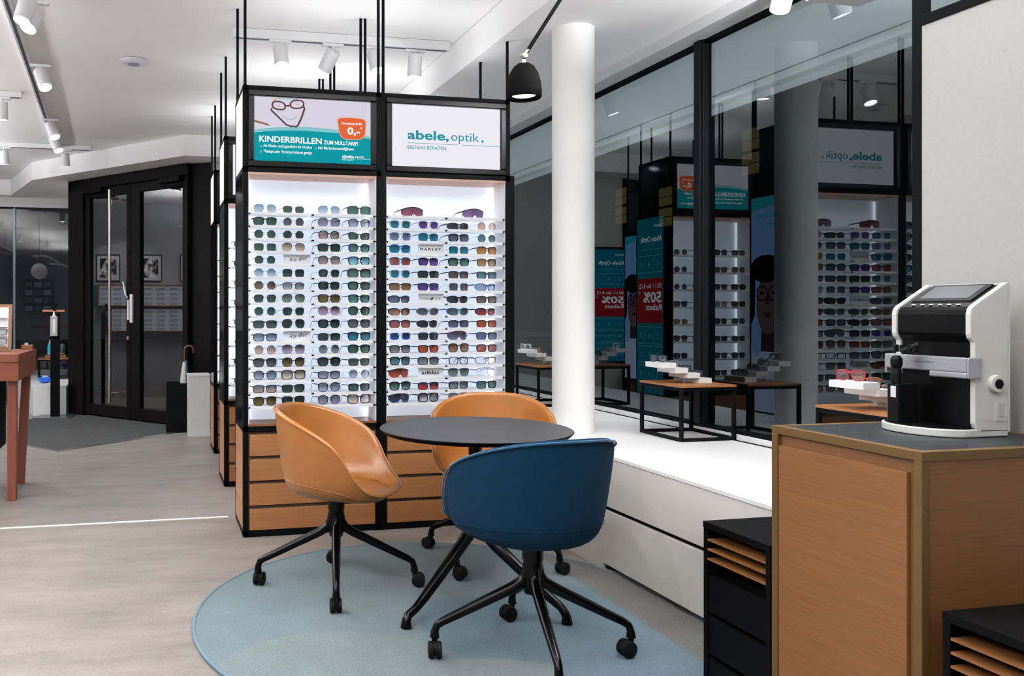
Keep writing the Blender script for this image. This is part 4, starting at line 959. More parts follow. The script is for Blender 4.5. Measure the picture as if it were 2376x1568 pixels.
def chair_shell_mesh(NP=56):
    m = MB(); vs = [(0, .01, ZBOT)]
    T = .021
    nW = len(WALL)
    out = []; inn = []
    for k in range(NP):
        ph = -180 + 360 * k / NP
        out.append([shell_point(ph, i) for i in range(nW)])
        ri = []
        for i in range(nW):
            p = shell_point(ph, i, inset=T * (.25 + .75 * min(1, max(0, (WALL[i][0] - .3) / .55))))
            up = T * (1.0 if WALL[i][0] < .75 else max(0, (1 - WALL[i][0]) / .25))
            ri.append(p + Vector((0, 0, up)))
        inn.append(ri)
    # vertices: outer centre, outer rings..., rim mid, inner rings..., inner centre
    seq = []
    for k in range(NP):
        o = out[k]; n_ = inn[k]; top = (o[-1] + n_[-1]) / 2 + Vector((0, 0, .008))
        seq.append(o + [top] + n_[::-1])
    L = len(seq[0]); vs = [Vector((0, .01, ZBOT))]
    for k in range(NP): vs += seq[k]
    vs.append(Vector((0, .01, ZBOT + T))); ci = len(vs) - 1
    fs = []
    for k in range(NP):
        k2 = (k + 1) % NP; a = 1 + k * L; b = 1 + k2 * L
        fs.append((0, b, a)); fs.append((ci, a + L - 1, b + L - 1))
        for i in range(L - 1): fs.append((a + i, b + i, b + i + 1, a + i + 1))
    return m.add(vs, fs)
def make_chair(label, fabm, pipm, x, y, facing, star, group):
    c = thing('shell_chair', label, 'chair', (x, y, 0), facing - PI / 2, group)
    chair_shell_mesh().build('seat_shell', fabm, c, smooth=True, subd=1)
    rim = [rim_at(-180 + 360 * k / 72) for k in range(72)]
    MB().loop([(p.x * 1.012, p.y * 1.012, p.z - .002) for p in rim], .0042, 6).build('piping', pipm, c, smooth=True)
    seam = []
    for k in range(64):
        ph = -180 + 360 * k / 64; p = shell_point(ph, 5); q = Vector((p.x * 1.008, p.y * 1.008, p.z)); seam.append(q)
    MB().loop(seam, .0011, 5).build('seam', fabm, c, smooth=True)
    # seat cushion
    m = MB(); cz = ZBOT + .022
    ring = []
    for k in range(48):
        a = 2 * PI * k / 48; ring.append((.205 * math.copysign(abs(math.cos(a)) ** .8, math.cos(a)), .035 + .200 * math.copysign(abs(math.sin(a)) ** .8, math.sin(a))))
    vs = []; fs = []
    for (sc_, z) in ((1.0, cz + .004), (.99, cz + .012), (.93, cz + .020), (.7, cz + .024), (.35, cz + .026)):
        vs += [(px * sc_, .03 + (py - .03) * sc_, z + (-.006 if py > .15 else 0)) for px, py in ring]
    vs.append((0, .03, cz + .0262))
    for i in range(4):
        for k in range(48): fs.append((i * 48 + k, i * 48 + (k + 1) % 48, (i + 1) * 48 + (k + 1) % 48, (i + 1) * 48 + k))
    for k in range(48): fs.append((4 * 48 + k, 4 * 48 + (k + 1) % 48, 240))
    m.add(vs, fs).build('seat_cushion', fabm, c, smooth=True)
    m = MB(); m.lathe([(.033, .25), (.033, .34), (.037, .34), (.037, .404), (0.03, .404)], 24); m.lathe([(0, .222), (.03, .222), (.034, .25)], 24)
    m.build('column', M_blackgloss, c, smooth=True)
    for k in range(4):
        a = star + k * PI / 2 - (facing - PI / 2); d = Vector((math.cos(a), math.sin(a), 0))
        pr = [(.018, .33, .016), (.022, .29, .019), (.036, .262, .021), (.075, .238, .020), (.16, .197, .0185), (.25, .153, .0165), (.315, .122, .0145), (.336, .108, .0135), (.343, .088, .014), (.344, .066, .017)]
        m = MB(); m.tube([d * r_ + Vector((0, 0, z)) for r_, z, _ in pr], [q for _, _, q in pr], 12)
        lg = m.build('leg', M_blackgloss, c, smooth=True)
        ca = random.uniform(0, 2 * PI); off = Vector((math.cos(ca), math.sin(ca), 0)); sd = Vector((-math.sin(ca), math.cos(ca), 0)); ctr = d * .344 + off * .018
        m = MB(); m.tube([d * .344 + Vector((0, 0, .07)), d * .344 + Vector((0, 0, .045))], .010, 10)
        for s in (-1, 1):
            rot = Matrix.Rotation(ca, 4, 'Z') @ Matrix.Rotation(PI / 2, 4, 'X')
            m.lathe([(0, -.0075), (.025, -.0085), (.029, -.006), (.029, .006), (.025, .0085), (0, .0075)], 24, ctr + sd * s * .0145 + Vector((0, 0, .0295)), rot)
        rot = Matrix.Rotation(ca, 4, 'Z') @ Matrix.Rotation(PI / 2, 4, 'X')
        m.lathe([(0, -.006), (.023, -.006), (.023, .006), (0, .006)], 16, ctr + Vector((0, 0, .033)), rot)
        m.build('caster', mat('caster_rubber', '#101011', .6, spec=.12, noise=.1, nscale=60), lg, smooth=True)
    return c
RZ = .012
CH = 'shell chairs around the round table'
x, y = cw(0.0, 3.68); c1 = make_chair('tan leather shell chair left of the round table, facing right', M_leather, M_leatherp, x, y, -TH - R(17), -TH, CH)
x, y = cw(.755, 4.05); c2 = make_chair('tan leather shell chair behind the round table, facing the viewer', M_leather, M_leatherp, x, y, -TH - R(100), -TH + R(52), CH)
x, y = cw(.689, 2.93); c3 = make_chair('petrol blue fabric shell chair in front of the round table, seen from behind', M_blue, M_bluep, x, y, -TH + R(108), -TH, CH)
for c in (c1, c2, c3): c.location.z = RZ

# rug
rx, ry = 1.152, 3.197
poly = []
for k in range(96):
    a = 2 * PI * k / 96; X_, Y_ = math.cos(a), math.sin(a)
    poly.append((min(X_, 2.06 - rx) if ry + Y_ > SEAM - .02 else X_, Y_))
t = thing('rug', 'round printed rug in blue grey tones with a grey side towards the window', 'rug', (rx, ry, 0))
MB().prism(poly, .0, RZ - .001).build('rug_pile', M_rug, t)
MB().loop([(a * .999, b * .999, .008) for a, b in poly], .008, 8).build('edge_binding', M_rugedge, t, smooth=True)

# round table
tx, ty = cw(.582, 3.50)
t = thing('round_table', 'round black pedestal table on the rug with three feet', 'table', (tx, ty, RZ))
TZ = .73 - RZ
MB().lathe([(0, TZ - .022), (.36, TZ - .022), (.385, TZ - .018), (.399, TZ - .004), (.4, TZ - .002), (.399, TZ)], 96).build('tabletop_edge', M_black, t, smooth=True)
MB().lathe([(0, TZ - .001), (.398, TZ - .001), (.398, TZ + .0006), (0, TZ + .0006)], 96).build('tabletop', M_table, t, smooth=True)
MB().lathe([(.028, .29), (.028, TZ - .04), (.09, TZ - .035), (.09, TZ - .022)], 28).build('column', M_blackgloss, t, smooth=True)
for fx, fz in ((-.315, -.31), (.31, -.27), (-.03, .33)):
    d = Vector((fx * CT + fz * ST, fz * CT - fx * ST, 0)); L = d.length; d.normalize()
    pr = [(.014, .42, .016), (.016, .37, .020), (.022, .33, .024), (.045, .29, .026), (.10, .245, .025), (.22, .165, .0225), (.33, .092, .019), (.385, .060, .0165), (L - .012, .045, .0165), (L - .002, .028, .018), (L, .002, .022)]
    MB().tube([d * r_ + Vector((0, 0, z)) for r_, z, _ in pr], [q for _, _, q in pr], 14).build('leg', M_blackgloss, t, smooth=True)

# ---------------------------------------------------------------- lamp over the table
lp = P(1216, 232, Z=2.08)
lx, ly = cw(.763 - .0, 3.40)
t = thing('pendant_lamp', 'matt black dome lamp on a slanted rod hanging above the table', 'lamp', (lx, ly, 2.085))
prof = [(.067, .0), (.0715, .006), (.0715, .03), (.068, .065), (.058, .10), (.042, .128), (.026, .140), (.010, .1435), (0, .144)]
m = MB(); m.lathe(prof, 40, cap=False); m.lathe([(.067, 0), (.066, .03), (.06, .06), (.0, .08)], 40, cap=False); m.build('lamp_shade', mat('matt_black_shade', '#0a0909', .7, spec=.05, noise=.08, nscale=50), t, smooth=True)
m = MB(); m.lathe([(.048, .012), (.066, .010), (.066, .014), (.048, .016), (.048, .012)], 36, cap=False); m.build('trim_ring', M_black, t, smooth=True)
MB().lathe([(0, .013), (.047, .013)], 36, cap=False).build('bulb', glow('warm_lamp', '#ffe6d0', 3), t)
m = MB(); m.lathe([(.0095, .143), (.0095, .158), (.007, .158)], 16); m.lathe([(0, .158), (.012, .161), (.016, .171), (.012, .181), (0, .184)], 18); m.tube([(0, 0, .172), (.010, 0, .186), (.022, 0, .203)], .008, 12); m.lathe([(0, -.017), (.01, -.017), (.01, .017), (0, .017)], 14, (0, 0, .172), Matrix.Rotation(PI / 2, 4, 'X'))
m.build('swivel_joint', M_chrome, t, smooth=True, label='chrome swivel joint')
rodv = Vector((80 * CT, -80 * ST, 125)).normalized(); s0 = Vector((.018, 0, .198)); hgt = (ZS - .02 - 2.085 - .198) / rodv.z
MB().tube([s0, s0 + rodv * hgt], .0078, 12).build('rod', M_black, t, smooth=True)
e_ = s0 + rodv * hgt
MB().lathe([(.05, -.0), (.05, .018), (0, .019)], 28, e_).build('ceiling_rose', M_black, t, smooth=True)
l = bpy.data.lights.new('lamp_light', 'SPOT'); l.energy = 10; l.spot_size = R(85); l.spot_blend = .5; l.color = (1, .85, .7); l.shadow_soft_size = .04
lo = bpy.data.objects.new('lamp_light', l); COL.objects.link(lo); lo.parent = t; lo.location = (0, 0, .008)

# ---------------------------------------------------------------- counter, pedestals, partition, lens measuring machine
CXF = 1.695; CH_ = .90; cY0 = P(2140, 1049, Z=CH_).y; cY1 = P(1783, 986, Z=CH_).y
t = thing('wooden_cabinet', 'tall wooden cabinet with bronze edges and dark top carrying the machine', 'cabinet', (CXF, cY0, 0))
W_ = .525; D_ = cY1 - cY0; e = .022
m = MB()
for (a, b) in (((0, 0), (e, e)), ((0, D_ - e), (e, D_)), ((W_ - e, 0), (W_, e)), ((W_ - e, D_ - e), (W_, D_))): m.box((a[0], a[1], 0), (b[0], b[1], CH_ - e))
m.box((0, 0, CH_ - e), (W_, e, CH_)); m.box((0, D_ - e, CH_ - e), (W_, D_, CH_)); m.box((0, e, CH_ - e), (e, D_ - e, CH_)); m.box((W_ - e, e, CH_ - e), (W_, D_ - e, CH_)); m.box((0, e, 0), (e, D_ - e, .06))
m.build('frame', M_bronze, t, bevel=.001)
box((e, e, CH_ - .02), (W_ - e, D_ - e, CH_ - .001)).build('cabinet_top', M_ctop, t)
box((.012, e + .001, .065), (W_ - .012, D_ - e - .001, CH_ - .025)).build('carcass', M_oak, t)
box((.001, e + .018, .07), (.0115, D_ - e - .003, CH_ - .052)).build('door', M_oakY, t, bevel=.001)
box((e, .004, .06), (W_ - e, .012, CH_ - e)).build('side_panel', M_oak, t)
def pedestal(label, y0, y1, top=.56, dep=.40):
    t = thing('slatted_pedestal', label, 'drawer unit', (CXF, y0, 0), 0, 'black slatted drawer units')
    D = y1 - y0; k = .018
    m = MB(); m.box((0, 0, .0), (dep, k, top - .02)); m.box((0, D - k, 0), (dep, D, top - .02)); m.box((dep - .012, k, 0), (dep, D - k, top - .02)); m.box((.05, k, .03), (dep - .02, D - k, .40)); m.build('carcass', M_blackmat, t, bevel=.001)
    box((-.002, -.0, top - .02), (dep, D, top)).build('top', M_blackmat, t, bevel=.001)
    for z in (top - .052, top - .082, top - .112): box((.001, k, z - .006), (dep - .02, D - k, z)).build('shelf_board', M_oakY, t)
    for z0 in (.02, .15, .28): box((.004, k + .003, z0), (.02, D - k - .003, z0 + .115)).build('drawer', M_blackmat, t, bevel=.001)
    return t
pedestal('black drawer unit with three wooden slats between the white bench and the wooden cabinet', cY1 + .006, P(1624, 1208, Z=.56).y)
pedestal('black drawer unit with three wooden slats at the bottom right corner', cY0 - .006 - .42, P(2187, 1417, Z=.56).y, dep=.5)
t = thing('partition_panel', 'white partition panel in a dark metal frame behind the machine', 'partition', (2.24, 0, 0))
PY1 = 2.09; PY0 = .2; PT = 2.10
box((0, PY0, .04), (.03, PY1 - .03, PT - .03)).build('panel', mat('partition_white', '#989795', .8, noise=.04, nscale=60), t)
m = MB(); m.box((-.004, PY1 - .03, 0), (.034, PY1, ZS - .001)); m.box((-.004, PY0, PT - .03), (.034, PY1 - .03, PT)); m.box((-.004, PY0, 0), (.034, PY1 - .03, .04)); m.box((-.004, PY0 - .03, 0), (.034, PY0, ZS - .001))
m.build('frame', M_black, t, bevel=.001)

# machine: local x points to its front (-X world), y sideways, z up
MX0, MX1, MYn, MYf = 1.90, 2.128, 1.712, 1.942
t = thing('lensmeter', 'white and black lens measuring machine with a tilted screen on the wooden cabinet', 'machine', (MX1, (MYn + MYf) / 2, CH_))
hw = (MYf - MYn) / 2
fr_ = lambda x, z: (-x, z)
prof = [(0, .012), (.085, .012), (.099, .020), (.105, .035), (.105, .232), (.106, .240), (.116, .250), (.119, .260), (.119, .312), (.116, .324), (.108, .333), (.006, .392), (0, .392)]
for s in (-1, 1):
    m = MB(); y0, y1 = (s * hw, s * (hw - .014))
    m.prism(prof, y0, y1, fn=lambda a, b, c: (-a, c, b)); m.build('side_cheek', M_lensmeter, t, bevel=.003)
inner = [(0.003, .012), (.099, .02), (.099, .238), (.105, .246), (.112, .255), (.1145, .262), (.1145, .310), (.111, .322), (.104, .330), (.008, .386), (.003, .386)]
m = MB(); m.prism(inner, -hw + .014, hw - .014, fn=lambda a, b, c: (-a, c, b)); m.build('body', M_lensblk, t, bevel=.004)
box((-.0, -hw, .012), (.006, hw, .392)).build('rear_panel', M_lensmeter, t)
base = [(0, -hw)] + [(.12, -hw)]
for k in range(0, 25):
    a = -PI / 2 + PI * k / 24; base.append((.122 + .090 * math.cos(a), hw * math.sin(a)))
base += [(.12, hw), (0, hw)]
MB().prism(base, .0, .020, fn=lambda a, b, c: (-a, b, c)).build('base', M_lensmeter, t, bevel=.003)
MB().prism([(a * .97, b * .95) for a, b in base], .020, .0225, fn=lambda a, b, c: (-a, b, c)).build('base_mat', M_lensblk, t)
m = MB()   # sloped screen
sl = Vector((.115, 0, -.046)).normalized()
def sp_(u_, v_, o): return (-(.010 + u_ * .094), v_, .3850 - u_ * .0548 + o)
m.add([sp_(0, -hw + .03, .0045), sp_(.78, -hw + .03, .0045), sp_(.78, hw - .03, .0045), sp_(0, hw - .03, .0045), sp_(0, -hw + .03, 0), sp_(.78, -hw + .03, 0), sp_(.78, hw - .03, 0), sp_(0, hw - .03, 0)], [(0, 1, 2, 3), (4, 5, 1, 0), (5, 6, 2, 1), (6, 7, 3, 2), (7, 4, 0, 3)])
m.build('screen_bezel', mat('bezel_dark', '#0e0f10', .5, spec=.15, noise=.05), t)
m = MB(); m.add([sp_(.08, -hw + .045, .0055), sp_(.68, -hw + .045, .0055), sp_(.68, hw - .045, .0055), sp_(.08, hw - .045, .0055)], [(0, 1, 2, 3)]); m.build('screen', mat('grey_screen', '#3c3e41', .4, spec=.3, noise=.03), t, label='grey tilted screen')
for k in range(6):
    v_ = -.065 + .026 * k
    MB().lathe([(0, .003), (.0045, .0025), (.0055, 0)], 12, sp_(.93, v_, .001)).build('button', M_whitesat, t, smooth=True)
m = MB(); m.prism([(.10, .150), (.155, .150), (.165, .158), (.165, .195), (.155, .203), (.10, .203)], -hw + .02, hw - .02, fn=lambda a, b, c: (-a, c, b))
m = MB(); zb0, zb1 = .148, .202
m.box((-.136, -hw - .003, zb0 + .014), (-.128, hw + .004, zb1)); m.box((-.136, -hw - .003, zb0), (-.128, -hw + .10, zb0 + .016)); m.box((-.134, -hw - .009, zb0), (-.090, -hw - .001, zb1)); m.box((-.134, hw + .001, zb0), (-.09, hw + .009, zb1))
m.build('lens_table_band', mat('silver_band', '#b4b6ba', .3, metal=.7, noise=.05, nscale=90), t, bevel=.004, label='silver lens table band')
add_mesh('lettering', text_mesh('t', 'DIGITAL LENSMETER', M_ink, -.03, .03, .183, .004, fn=lambda a, b: (-.1367, -a * 1.0, b)), t)
add_mesh('lettering', text_mesh('t', 'LENSMETER', M_whitesat, -.03, .03, 0, .006, fn=lambda a, b: (-.006 - .001, -a, .392 + b * .0)), t) if False else None
m = MB(); m.lathe([(.013, .125), (.013, .150), (.010, .165), (.014, .175), (.014, .19), (.008, .20), (0, .20)], 18, (-.175, .045, 0)); m.box((-.185, .03, .02), (-.12, .065, .125)); m.build('lens_holder', M_blackplastic, t, smooth=False, bevel=.003)
box((-.1865, .037, .088), (-.1845, .053, .118)).build('status_lamp', M_whitesat, t, bevel=.0005)
m = MB(); m.tube([(-.15, 0, .23), (-.175, .03, .21)], .008, 8)
for k in range(4): m.lathe([(0, -.01), (.006, -.008), (.006, .01), (0, .012)], 10, (-.165 - .003 * (k % 2), .055 - .02 * k, .218))
m.build('marking_pens', M_blackplastic, t, smooth=True)
m = MB(); m.lathe([(.022, 0), (.023, .006), (.021, .012), (.013, .013)], 32, (-.045, -hw, .135), Matrix.Rotation(PI / 2, 4, 'X')); m.build('side_knob', M_lensmeter, t, smooth=True)
MB().lathe([(0, 0), (.0125, 0), (.0125, .0145), (0, .0145)], 24, (-.045, -hw, .135), Matrix.Rotation(PI / 2, 4, 'X')).build('knob_core', M_lensblk, t, smooth=True)
MB().box((-.042, -hw - .0025, .04), (-.006, -hw, .095)).build('side_hatch', M_lensmeter, t, bevel=.0008)
MB().box((-.033, -hw - .0035, .052), (-.014, -hw - .0022, .086)).build('hatch_window', mat('hatch_grey', '#b0b0ae', .4, noise=.1), t, bevel=.003)

# ---------------------------------------------------------------- left desk with easel board
pA = P(55, 818, Z=.95); pf = P(28, 1160, Z=0); pb_ = P(47, 1120, Z=0)
DX = pA.x
t = thing('wooden_desk', 'reddish wooden desk with trestle legs cut by the left edge', 'desk', (0, 0, 0))
yn, yf = pf.y - .12, pb_.y + .15
box((DX - 1.6, yn, .90), (DX, yf, .95)).build('desktop', M_cherry, t, bevel=.001)
box((DX - .16, yn + .01, .78), (DX - .002, yf - .01, .899)).build('apron', M_cherry, t, bevel=.001)
for (yy, xo) in ((yn + .10, -.07), (yf - .14, -.0)):
    tp = Vector((DX - .05, yy, .78)); 
    for (bx_, by_) in ((P(28, 1160, Z=0) if xo else P(47, 1120, Z=0),) and ((P(28, 1160, Z=0).x, P(28, 1160, Z=0).y) if xo else (P(47, 1120, Z=0).x, P(47, 1120, Z=0).y),)):
        m = MB(); w2 = .028
        m.add([(tp.x - w2, tp.y - w2, .78), (tp.x + w2, tp.y - w2, .78), (tp.x + w2, tp.y + w2, .78), (tp.x - w2, tp.y + w2, .78), (bx_ - w2, by_ - w2, 0), (bx_ + w2, by_ - w2, 0), (bx_ + w2, by_ + w2, 0), (bx_ - w2, by_ + w2, 0)], [(0, 1, 2, 3), (7, 6, 5, 4), (0, 4, 5, 1), (1, 5, 6, 2), (2, 6, 7, 3), (3, 7, 4, 0)])
        m.build('leg', M_cherryZ, t, bevel=.002)
box((DX - .75, yn + .12, .28), (DX - .19, yf - .12, .779)).build('drawer_box', M_blackmat, t, bevel=.002)
q0 = P(0, 800, Y=(yn + yf) / 2 + .05); q1 = P(26, 806, Y=(yn + yf) / 2 + .05)
t = thing('frame_board', 'white eyeglasses board in a wooden surround standing on the reddish desk', 'display board', (q1.x, q1.y, .951))
zt_ = P(26, 706, Y=q1.y).z - .951
m = MB(); 
lean = .05
def lb(a, y, z): return (a, y + lean * z / zt_, z)
def leanbox(mb, x0, x1, y0, y1, z0, z1): 
    mb.add([lb(x0, y0, z0), lb(x1, y0, z0), lb(x1, y1, z0), lb(x0, y1, z0), lb(x0, y0, z1), lb(x1, y0, z1), lb(x1, y1, z1), lb(x0, y1, z1)], [(0, 3, 2, 1), (4, 5, 6, 7), (0, 1, 5, 4), (1, 2, 6, 5), (2, 3, 7, 6), (3, 0, 4, 7)]); return mb
leanbox(MB(), -.5, 0, 0, .02, 0, zt_).build('surround', M_wood, t, bevel=.001)
leanbox(MB(), -.48, -.022, -.004, 0, .025, zt_ - .02).build('white_insert', M_acryl, t)
for k in range(4): leanbox(MB(), -.475, -.03, -.03, -.004, .04 + k * .062, .044 + k * .062).build('shelf', M_acryl, t)
MB().prism([(-.03, 0), (-.03, .09), (-.005, .03), (-.005, 0)], 0, .01, fn=lambda a, b, c: (a, .02 + b * 1.2, c)).build('foot', M_wood, t)
for k, (fc, sh) in enumerate((('navy', 'rc'), ('black', 'rc'))):
    glasses(sh, fc, 'clear', (q1.x - .09, q1.y - .02 + lean * (.05 + k * .062) / zt_ + .0, .951 + .045 + (k) * .062), R(4), '%s eyeglasses on the %s of the board at the left edge' % (fc, ['lowest shelf', 'second shelf'][k]), 'eyeglasses on the desk board', 'eyeglasses', 'eyeglasses', temples=False)
p = P(42, 798, Z=.965); p.x = DX - .05; p.y = yf + .03
t = thing('wooden_block', 'small wooden tray with a white cap on the far edge of the desk', 'tray', (p.x, p.y - .1, .951))
box((-.04, -.05, 0), (.035, .05, .03)).build('tray', M_wood, t, bevel=.002)
MB().lathe([(.012, .03), (.012, .045), (0, .046)], 16, (-.01, 0, 0)).build('cap', M_whitesat, t, smooth=True)

# ---------------------------------------------------------------- entrance furniture
m = MB(); pol = [(-1.37, 10.36), (-1.0, 10.36), (-1.0, 12.15), (-1.95, 12.15)]
t = thing('low_white_bench', 'low white boxy bench below the far glass wall beside the doors', 'bench', (0, 0, 0))
MB().prism(pol, 0, .335).build('body', M_white, t, bevel=.002)
MB().prism([(a * 1.0 + (-.004 if a < -1.1 else .004), b) for a, b in pol], .3355, .35).build('bench_top', M_white, t, bevel=.001)
box((-4.3, 11.7, 0), (-2.0, 12.1, .335)).build('side_bench', M_white, t, bevel=.002)
p = P(104, 888, Z=.351)
t = thing('bowl', 'small bright blue bowl of sweets on the low white bench', 'bowl', (p.x, p.y, .352))
MB().lathe([(.03, 0), (.06, .012), (.078, .05), (.08, .068), (.074, .066), (.055, .02), (0, .012)], 32).build('bowl_body', mat('blue_plastic', '#0d5fd0', .3, noise=.08), t, smooth=True)
m = MB()
for k in range(12):
    a = random.uniform(0, 6.28); r_ = random.uniform(0, .05); m.lathe([(0, -.011), (.009, -.006), (.011, 0), (.009, .006), (0, .011)], 8, (r_ * math.cos(a), r_ * math.sin(a), .066 + random.uniform(0, .01)))
m.build('wrapped_sweets', mat('white_wrapping', '#e9eef6', .3, noise=.1), t, smooth=True, kind='stuff')
p = P(128, 968, Z=0)
t = thing('sanitizer_stand', 'black hand sanitizer post with white dispenser and a wooden crossbar', 'sanitizer stand', (p.x, p.y, .008), R(-8))
box((-.21, -.17, 0), (.21, .17, .006)).build('base_plate', mat('grey_steel_plate', '#585b60', .3, metal=.6, noise=.05), t, bevel=.001)
box((-.05, -.02, .006), (.05, .02, 1.20)).build('post', M_black, t, bevel=.002)
box((-.035, -.085, .935), (.045, -.021, 1.165)).build('dispenser', mat('dispenser_grey', '#a9a7a4', .35, metal=.5, noise=.05), t, bevel=.004)
m = MB(); m.prism([(.014 * math.cos(a) , (.07 if math.sin(a) > 0 else -.07) + .014 * math.sin(a)) for a in [2 * PI * k / 24 for k in range(24)]], -.0875, -.085, fn=lambda a, b, c: (a + .008, c, 1.05 + b)); m.build('level_window', M_whitesat, t)
m = MB(); m.lathe([(.02, 1.165), (.014, 1.19), (.009, 1.21), (.009, 1.235)], 16, (.0, -.05, 0)); m.build('pump', M_whitesat, t, smooth=True)
box((-.135, -.035, 1.215), (.115, -.0205, 1.238)).build('crossbar', M_wood, t, bevel=.002)
MB().tube([(.0, -.05, 1.225), (.0, -.05, 1.27), (.004, -.035, 1.305), (.022, -.03, 1.302), (.026, -.03, 1.28)], .012, 12).build('hook', M_black, t, smooth=True)
# little table with bottles on the low bench
p = P(152, 828, Z=.66)
side_table('small black table with wooden top on the low bench, carrying bottles', -1.28, 11.62, R(5), None, w_=.38, d_=.38, zb=.351, ht=.26)
ztt = .351 + .264
t = thing('bottle_tray', 'small wooden tray under the bottles near the glass wall', 'tray', (-1.24, 11.5, ztt)); box((-.13, -.05, 0), (.13, .05, .045)).build('tray', M_oak, t, bevel=.002)
for k, (dx, cc_, lab) in enumerate(((-.075, '#19a3b5', 'white and teal cleaning bottle on the small wooden tray'), (.0, '#e9e9ee', 'white bottle with a pink band on the small wooden tray'), (.08, '#2a3238', 'dark pump bottle beside the white bottles near the glass wall'))):
    t = thing('bottle', lab, 'bottle', (-1.24 + dx, 11.5, ztt + .046), 0, 'bottles by the entrance')
    MB().lathe([(.027, 0), (.03, .004), (.03, .12), (.022, .14), (.011, .15)], 24).build('bottle_body', mat('bottle_%d' % k, cc_, .3, noise=.05), t, smooth=True)
    MB().lathe([(.0115, .15), (.0115, .165), (.007, .175), (.005, .195), (0, .197)], 16).build('cap', M_whitesat if k < 2 else M_black, t, smooth=True)
    MB().lathe([(.0303, .012), (.0303, .02)], 24).build('label_band', mat('pink_band', '#d86a80', .5, noise=.05) if k else M_whitesat, t, smooth=True)
# white box and umbrella stand
c = P(437, 1013, Z=0); bw = P(484, 1013, Z=0).x - c.x
t = thing('white_stand', 'narrow white box standing beside the doors and umbrella stand', 'box', (c.x, c.y, 0), -TH * .0)
box((0, 0, 0), (bw + .02, .34, .585)).build('body', M_white, t, bevel=.002); box((-.004, -.004, .586), (bw + .024, .344, .60)).build('lid', M_white, t, bevel=.001)
c = P(386, 1005, Z=0)
t = thing('umbrella_stand', 'square black umbrella stand holding two umbrellas by the doors', 'umbrella stand', (c.x, c.y, 0))
m = MB(); s_ = .25; h_ = .50
for a, b in (((0, 0), (s_, .008)), ((0, s_ - .008), (s_, s_)), ((0, .008), (.008, s_ - .008)), ((s_ - .008, .008), (s_, s_ - .008))): m.box((a[0], a[1], 0), (b[0], b[1], h_))
m.box((0, 0, 0), (s_, s_, .01)); m.build('body', M_black, t, bevel=.001)
def umbrella(label, x, y, colr, hook, hm, top, lean):
    u_ = thing('umbrella', label, 'umbrella', (x, y, .012), 0, 'umbrellas in the stand')
    L = Vector((lean, 0, 1))
    MB().tube([L * .0, L * .3, L * .55, L * top], [.02, .034, .03, .016], 12).build('canopy', mat('umbrella_' + label.split()[0], colr, .7, noise=.15, nscale=40), u_, smooth=True)
    h0 = L * top; pts = [h0, h0 + Vector((0, 0, .12))]
    for k in range(1, 10): a = PI * k / 9; pts.append(h0 + Vector((.045 * (1 - math.cos(a)), 0, .12 + .045 * math.sin(a))))
    pts.append(pts[-1] + Vector((0, 0, -.03)))
    MB().tube(pts, .009, 10).build('handle', hm, u_, smooth=True)
umbrella('white umbrella with a curved wooden handle in the black stand', c.x + .14, c.y + .08, '#dcdad6', 1, mat('cane_brown', '#6b3a28', .4, noise=.1), .70, .06)
umbrella('blue umbrella with a dark curved handle in the black stand', c.x + .195, c.y + .17, '#1fa3d8', 1, M_black, .71, .0)

# ---------------------------------------------------------------- left wall racks and pictures (mirrored in the door glass)
M_rack = mat('rack_backlit', '#cfd6e2', .4, noise=.03, nscale=10, emit=.35)
def rack(label, y0, y1, z0, z1, n, cols, nm_):
    t = thing('eyewear_rack', label, 'rack', (XL, 0, 0), 0, 'wall racks of eyeglasses')
    m = MB(); m.box((0.001, y0, z0), (.10, y0 + .02, z1)); m.box((0.001, y1 - .02, z0), (.10, y1, z1)); m.box((.001, y0, z0), (.16, y1, z0 + .02)); m.box((.001, y0, z1 - .02), (.12, y1, z1)); m.build('surround', M_wood, t)
    box((.001, y0 + .02, z0 + .02), (.012, y1 - .02, z1 - .02)).build('back_panel', M_rack, t)
    dz = (z1 - z0 - .04) / n
    for k in range(n): box((.012, y0 + .022, z0 + .02 + dz * k), (.10, y1 - .022, z0 + .024 + dz * k)).build('shelf', M_acryl, t)
    for k in range(n):
        for j in range(cols):
            fc = random.choice(['black', 'navy', 'brown', 'grey', 'red', 'black'])
            yy = y0 + .02 + (y1 - y0 - .04) * (j + .5) / cols
            g = glasses('rc', fc, 'clear', (XL + .085, yy, z0 + .0245 + dz * k), R(90), '%s eyeglasses, %s on the %s shelf of the %s wall rack' % (fc, ['first', 'second', 'third', 'last'][j], ['lowest', 'second', 'third', 'fourth', 'top'][k], nm_), 'eyeglasses on the wall racks', 'eyeglasses', 'eyeglasses', temples=False)
rack('upper lit wall rack of eyeglasses mirrored in the left door pane', 10.36, 11.0, 1.31, 1.66, 4, 3, 'upper left')
rack('upper lit wall rack of eyeglasses mirrored in the right door pane', 9.45, 10.32, 1.31, 1.66, 4, 4, 'upper right')
rack('lower lit wall rack of eyeglasses mirrored in the right door pane', 9.45, 10.32, .90, 1.29, 5, 4, 'lower right')
rack('lower lit wall rack of eyeglasses mirrored in the left door pane', 10.36, 10.8, .90, 1.29, 5, 2, 'lower left')
t = thing('advertising_panel', 'small teal advertising panel on the left wall, mirrored in the left door pane', 'sign', (XL, 11.03, 1.32), 0)
box((.001, 0, 0), (.02, .32, .34)).build('panel', mat('teal_print', '#178a96', .5, noise=.03), t)
add_mesh('lettering', text_mesh('t', 'Abele', M_whitesat, 0, 1, 0, 1, fn=lambda a, b: (.021, .28 - (1 - a) * .24 * -1 - .24 + 0 * b, .19 + b * .035) if False else (.021, .04 + .24 * (a), .19 + b * .035)), t)
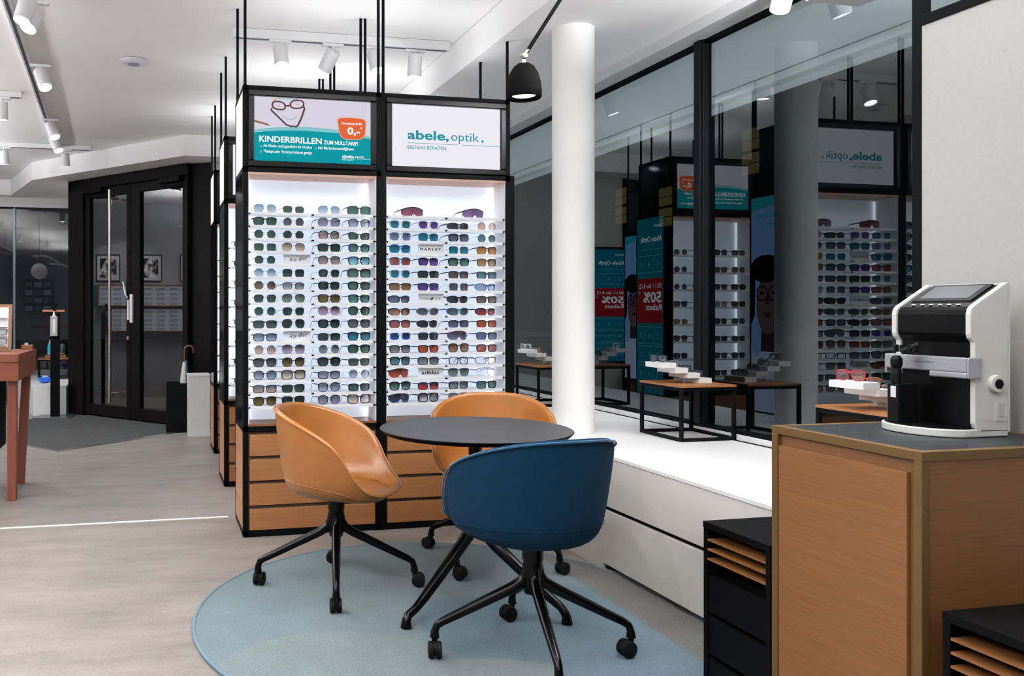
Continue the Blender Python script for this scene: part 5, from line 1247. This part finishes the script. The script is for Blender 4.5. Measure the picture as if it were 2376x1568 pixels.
for k, yy in enumerate((10.65, 9.98, 9.31, 8.64)):
    t = thing('framed_picture', ['framed black and white portrait print mirrored at the left', 'framed black and white print mirrored beside the pull bar', 'framed black and white crowd print mirrored in the right pane', 'framed print mirrored at the edge of the right pane'][k], 'picture', (XL, yy, 1.72), 0, 'framed prints on the left wall')
    m = MB(); m.box((.001, 0, 0), (.025, .38, .012)); m.box((.001, 0, .42), (.025, .38, .432)); m.box((.001, 0, .012), (.025, .012, .42)); m.box((.001, .368, .012), (.025, .38, .42)); m.build('picture_frame', M_black, t)
    box((.001, .012, .012), (.008, .368, .42)).build('mount', M_card, t)
    nm = bpy.data.materials.get('print_bw') or None
    if nm is None:
        nm = mat('print_bw', '#808080', .6); nt = nm.node_tree; tc = nt.nodes.new('ShaderNodeTexCoord'); n_ = nt.nodes.new('ShaderNodeTexNoise'); n_.inputs['Scale'].default_value = 9; cr = nt.nodes.new('ShaderNodeValToRGB'); cr.color_ramp.elements[0].position = .42; cr.color_ramp.elements[1].position = .6
        nt.links.new(tc.outputs['Object'], n_.inputs['Vector']); nt.links.new(n_.outputs[0], cr.inputs[0]); nt.links.new(cr.outputs[0], nt.nodes['Principled BSDF'].inputs['Base Color'])
    box((.008, .06, .06), (.0095, .32, .37)).build('print', nm, t)

# dark storage shelf with boxes on the near wall, mirrored in the far glass wall
t = thing('storage_shelf', 'dark storage shelf with boxes mirrored in the far glass wall', 'shelf', (-3.9, YN, 1.25))
m = MB(); m.box((0, .001, 0), (.9, .02, 1.0)); m.box((0, .02, 0), (.02, .3, 1.0)); m.box((.88, .02, 0), (.9, .3, 1.0))
for k in range(5): m.box((.02, .02, k * .245), (.88, .3, k * .245 + .02))
m.build('shelf_body', mat('dark_brown_shelf', '#2a2018', .6, noise=.1), t)
for k in range(4):
    for j in range(3):
        b_ = box((0, 0, 0), (.2, .16, .15)).build('product_box', mat('box_teal' if (k + j) % 2 else 'box_white', '#1f7f88' if (k + j) % 2 else '#c9cdd0', .6, noise=.05))
        b_.location = (-3.85 + j * .27, YN + .1, 1.25 + .0205 + k * .245); tag(b_, '%s box, %s on the %s board of the mirrored storage shelf' % ('teal' if (k + j) % 2 else 'white', ['left', 'middle', 'right'][j], ['lowest', 'second', 'third', 'top'][k]), 'box', 'boxes on the storage shelf')
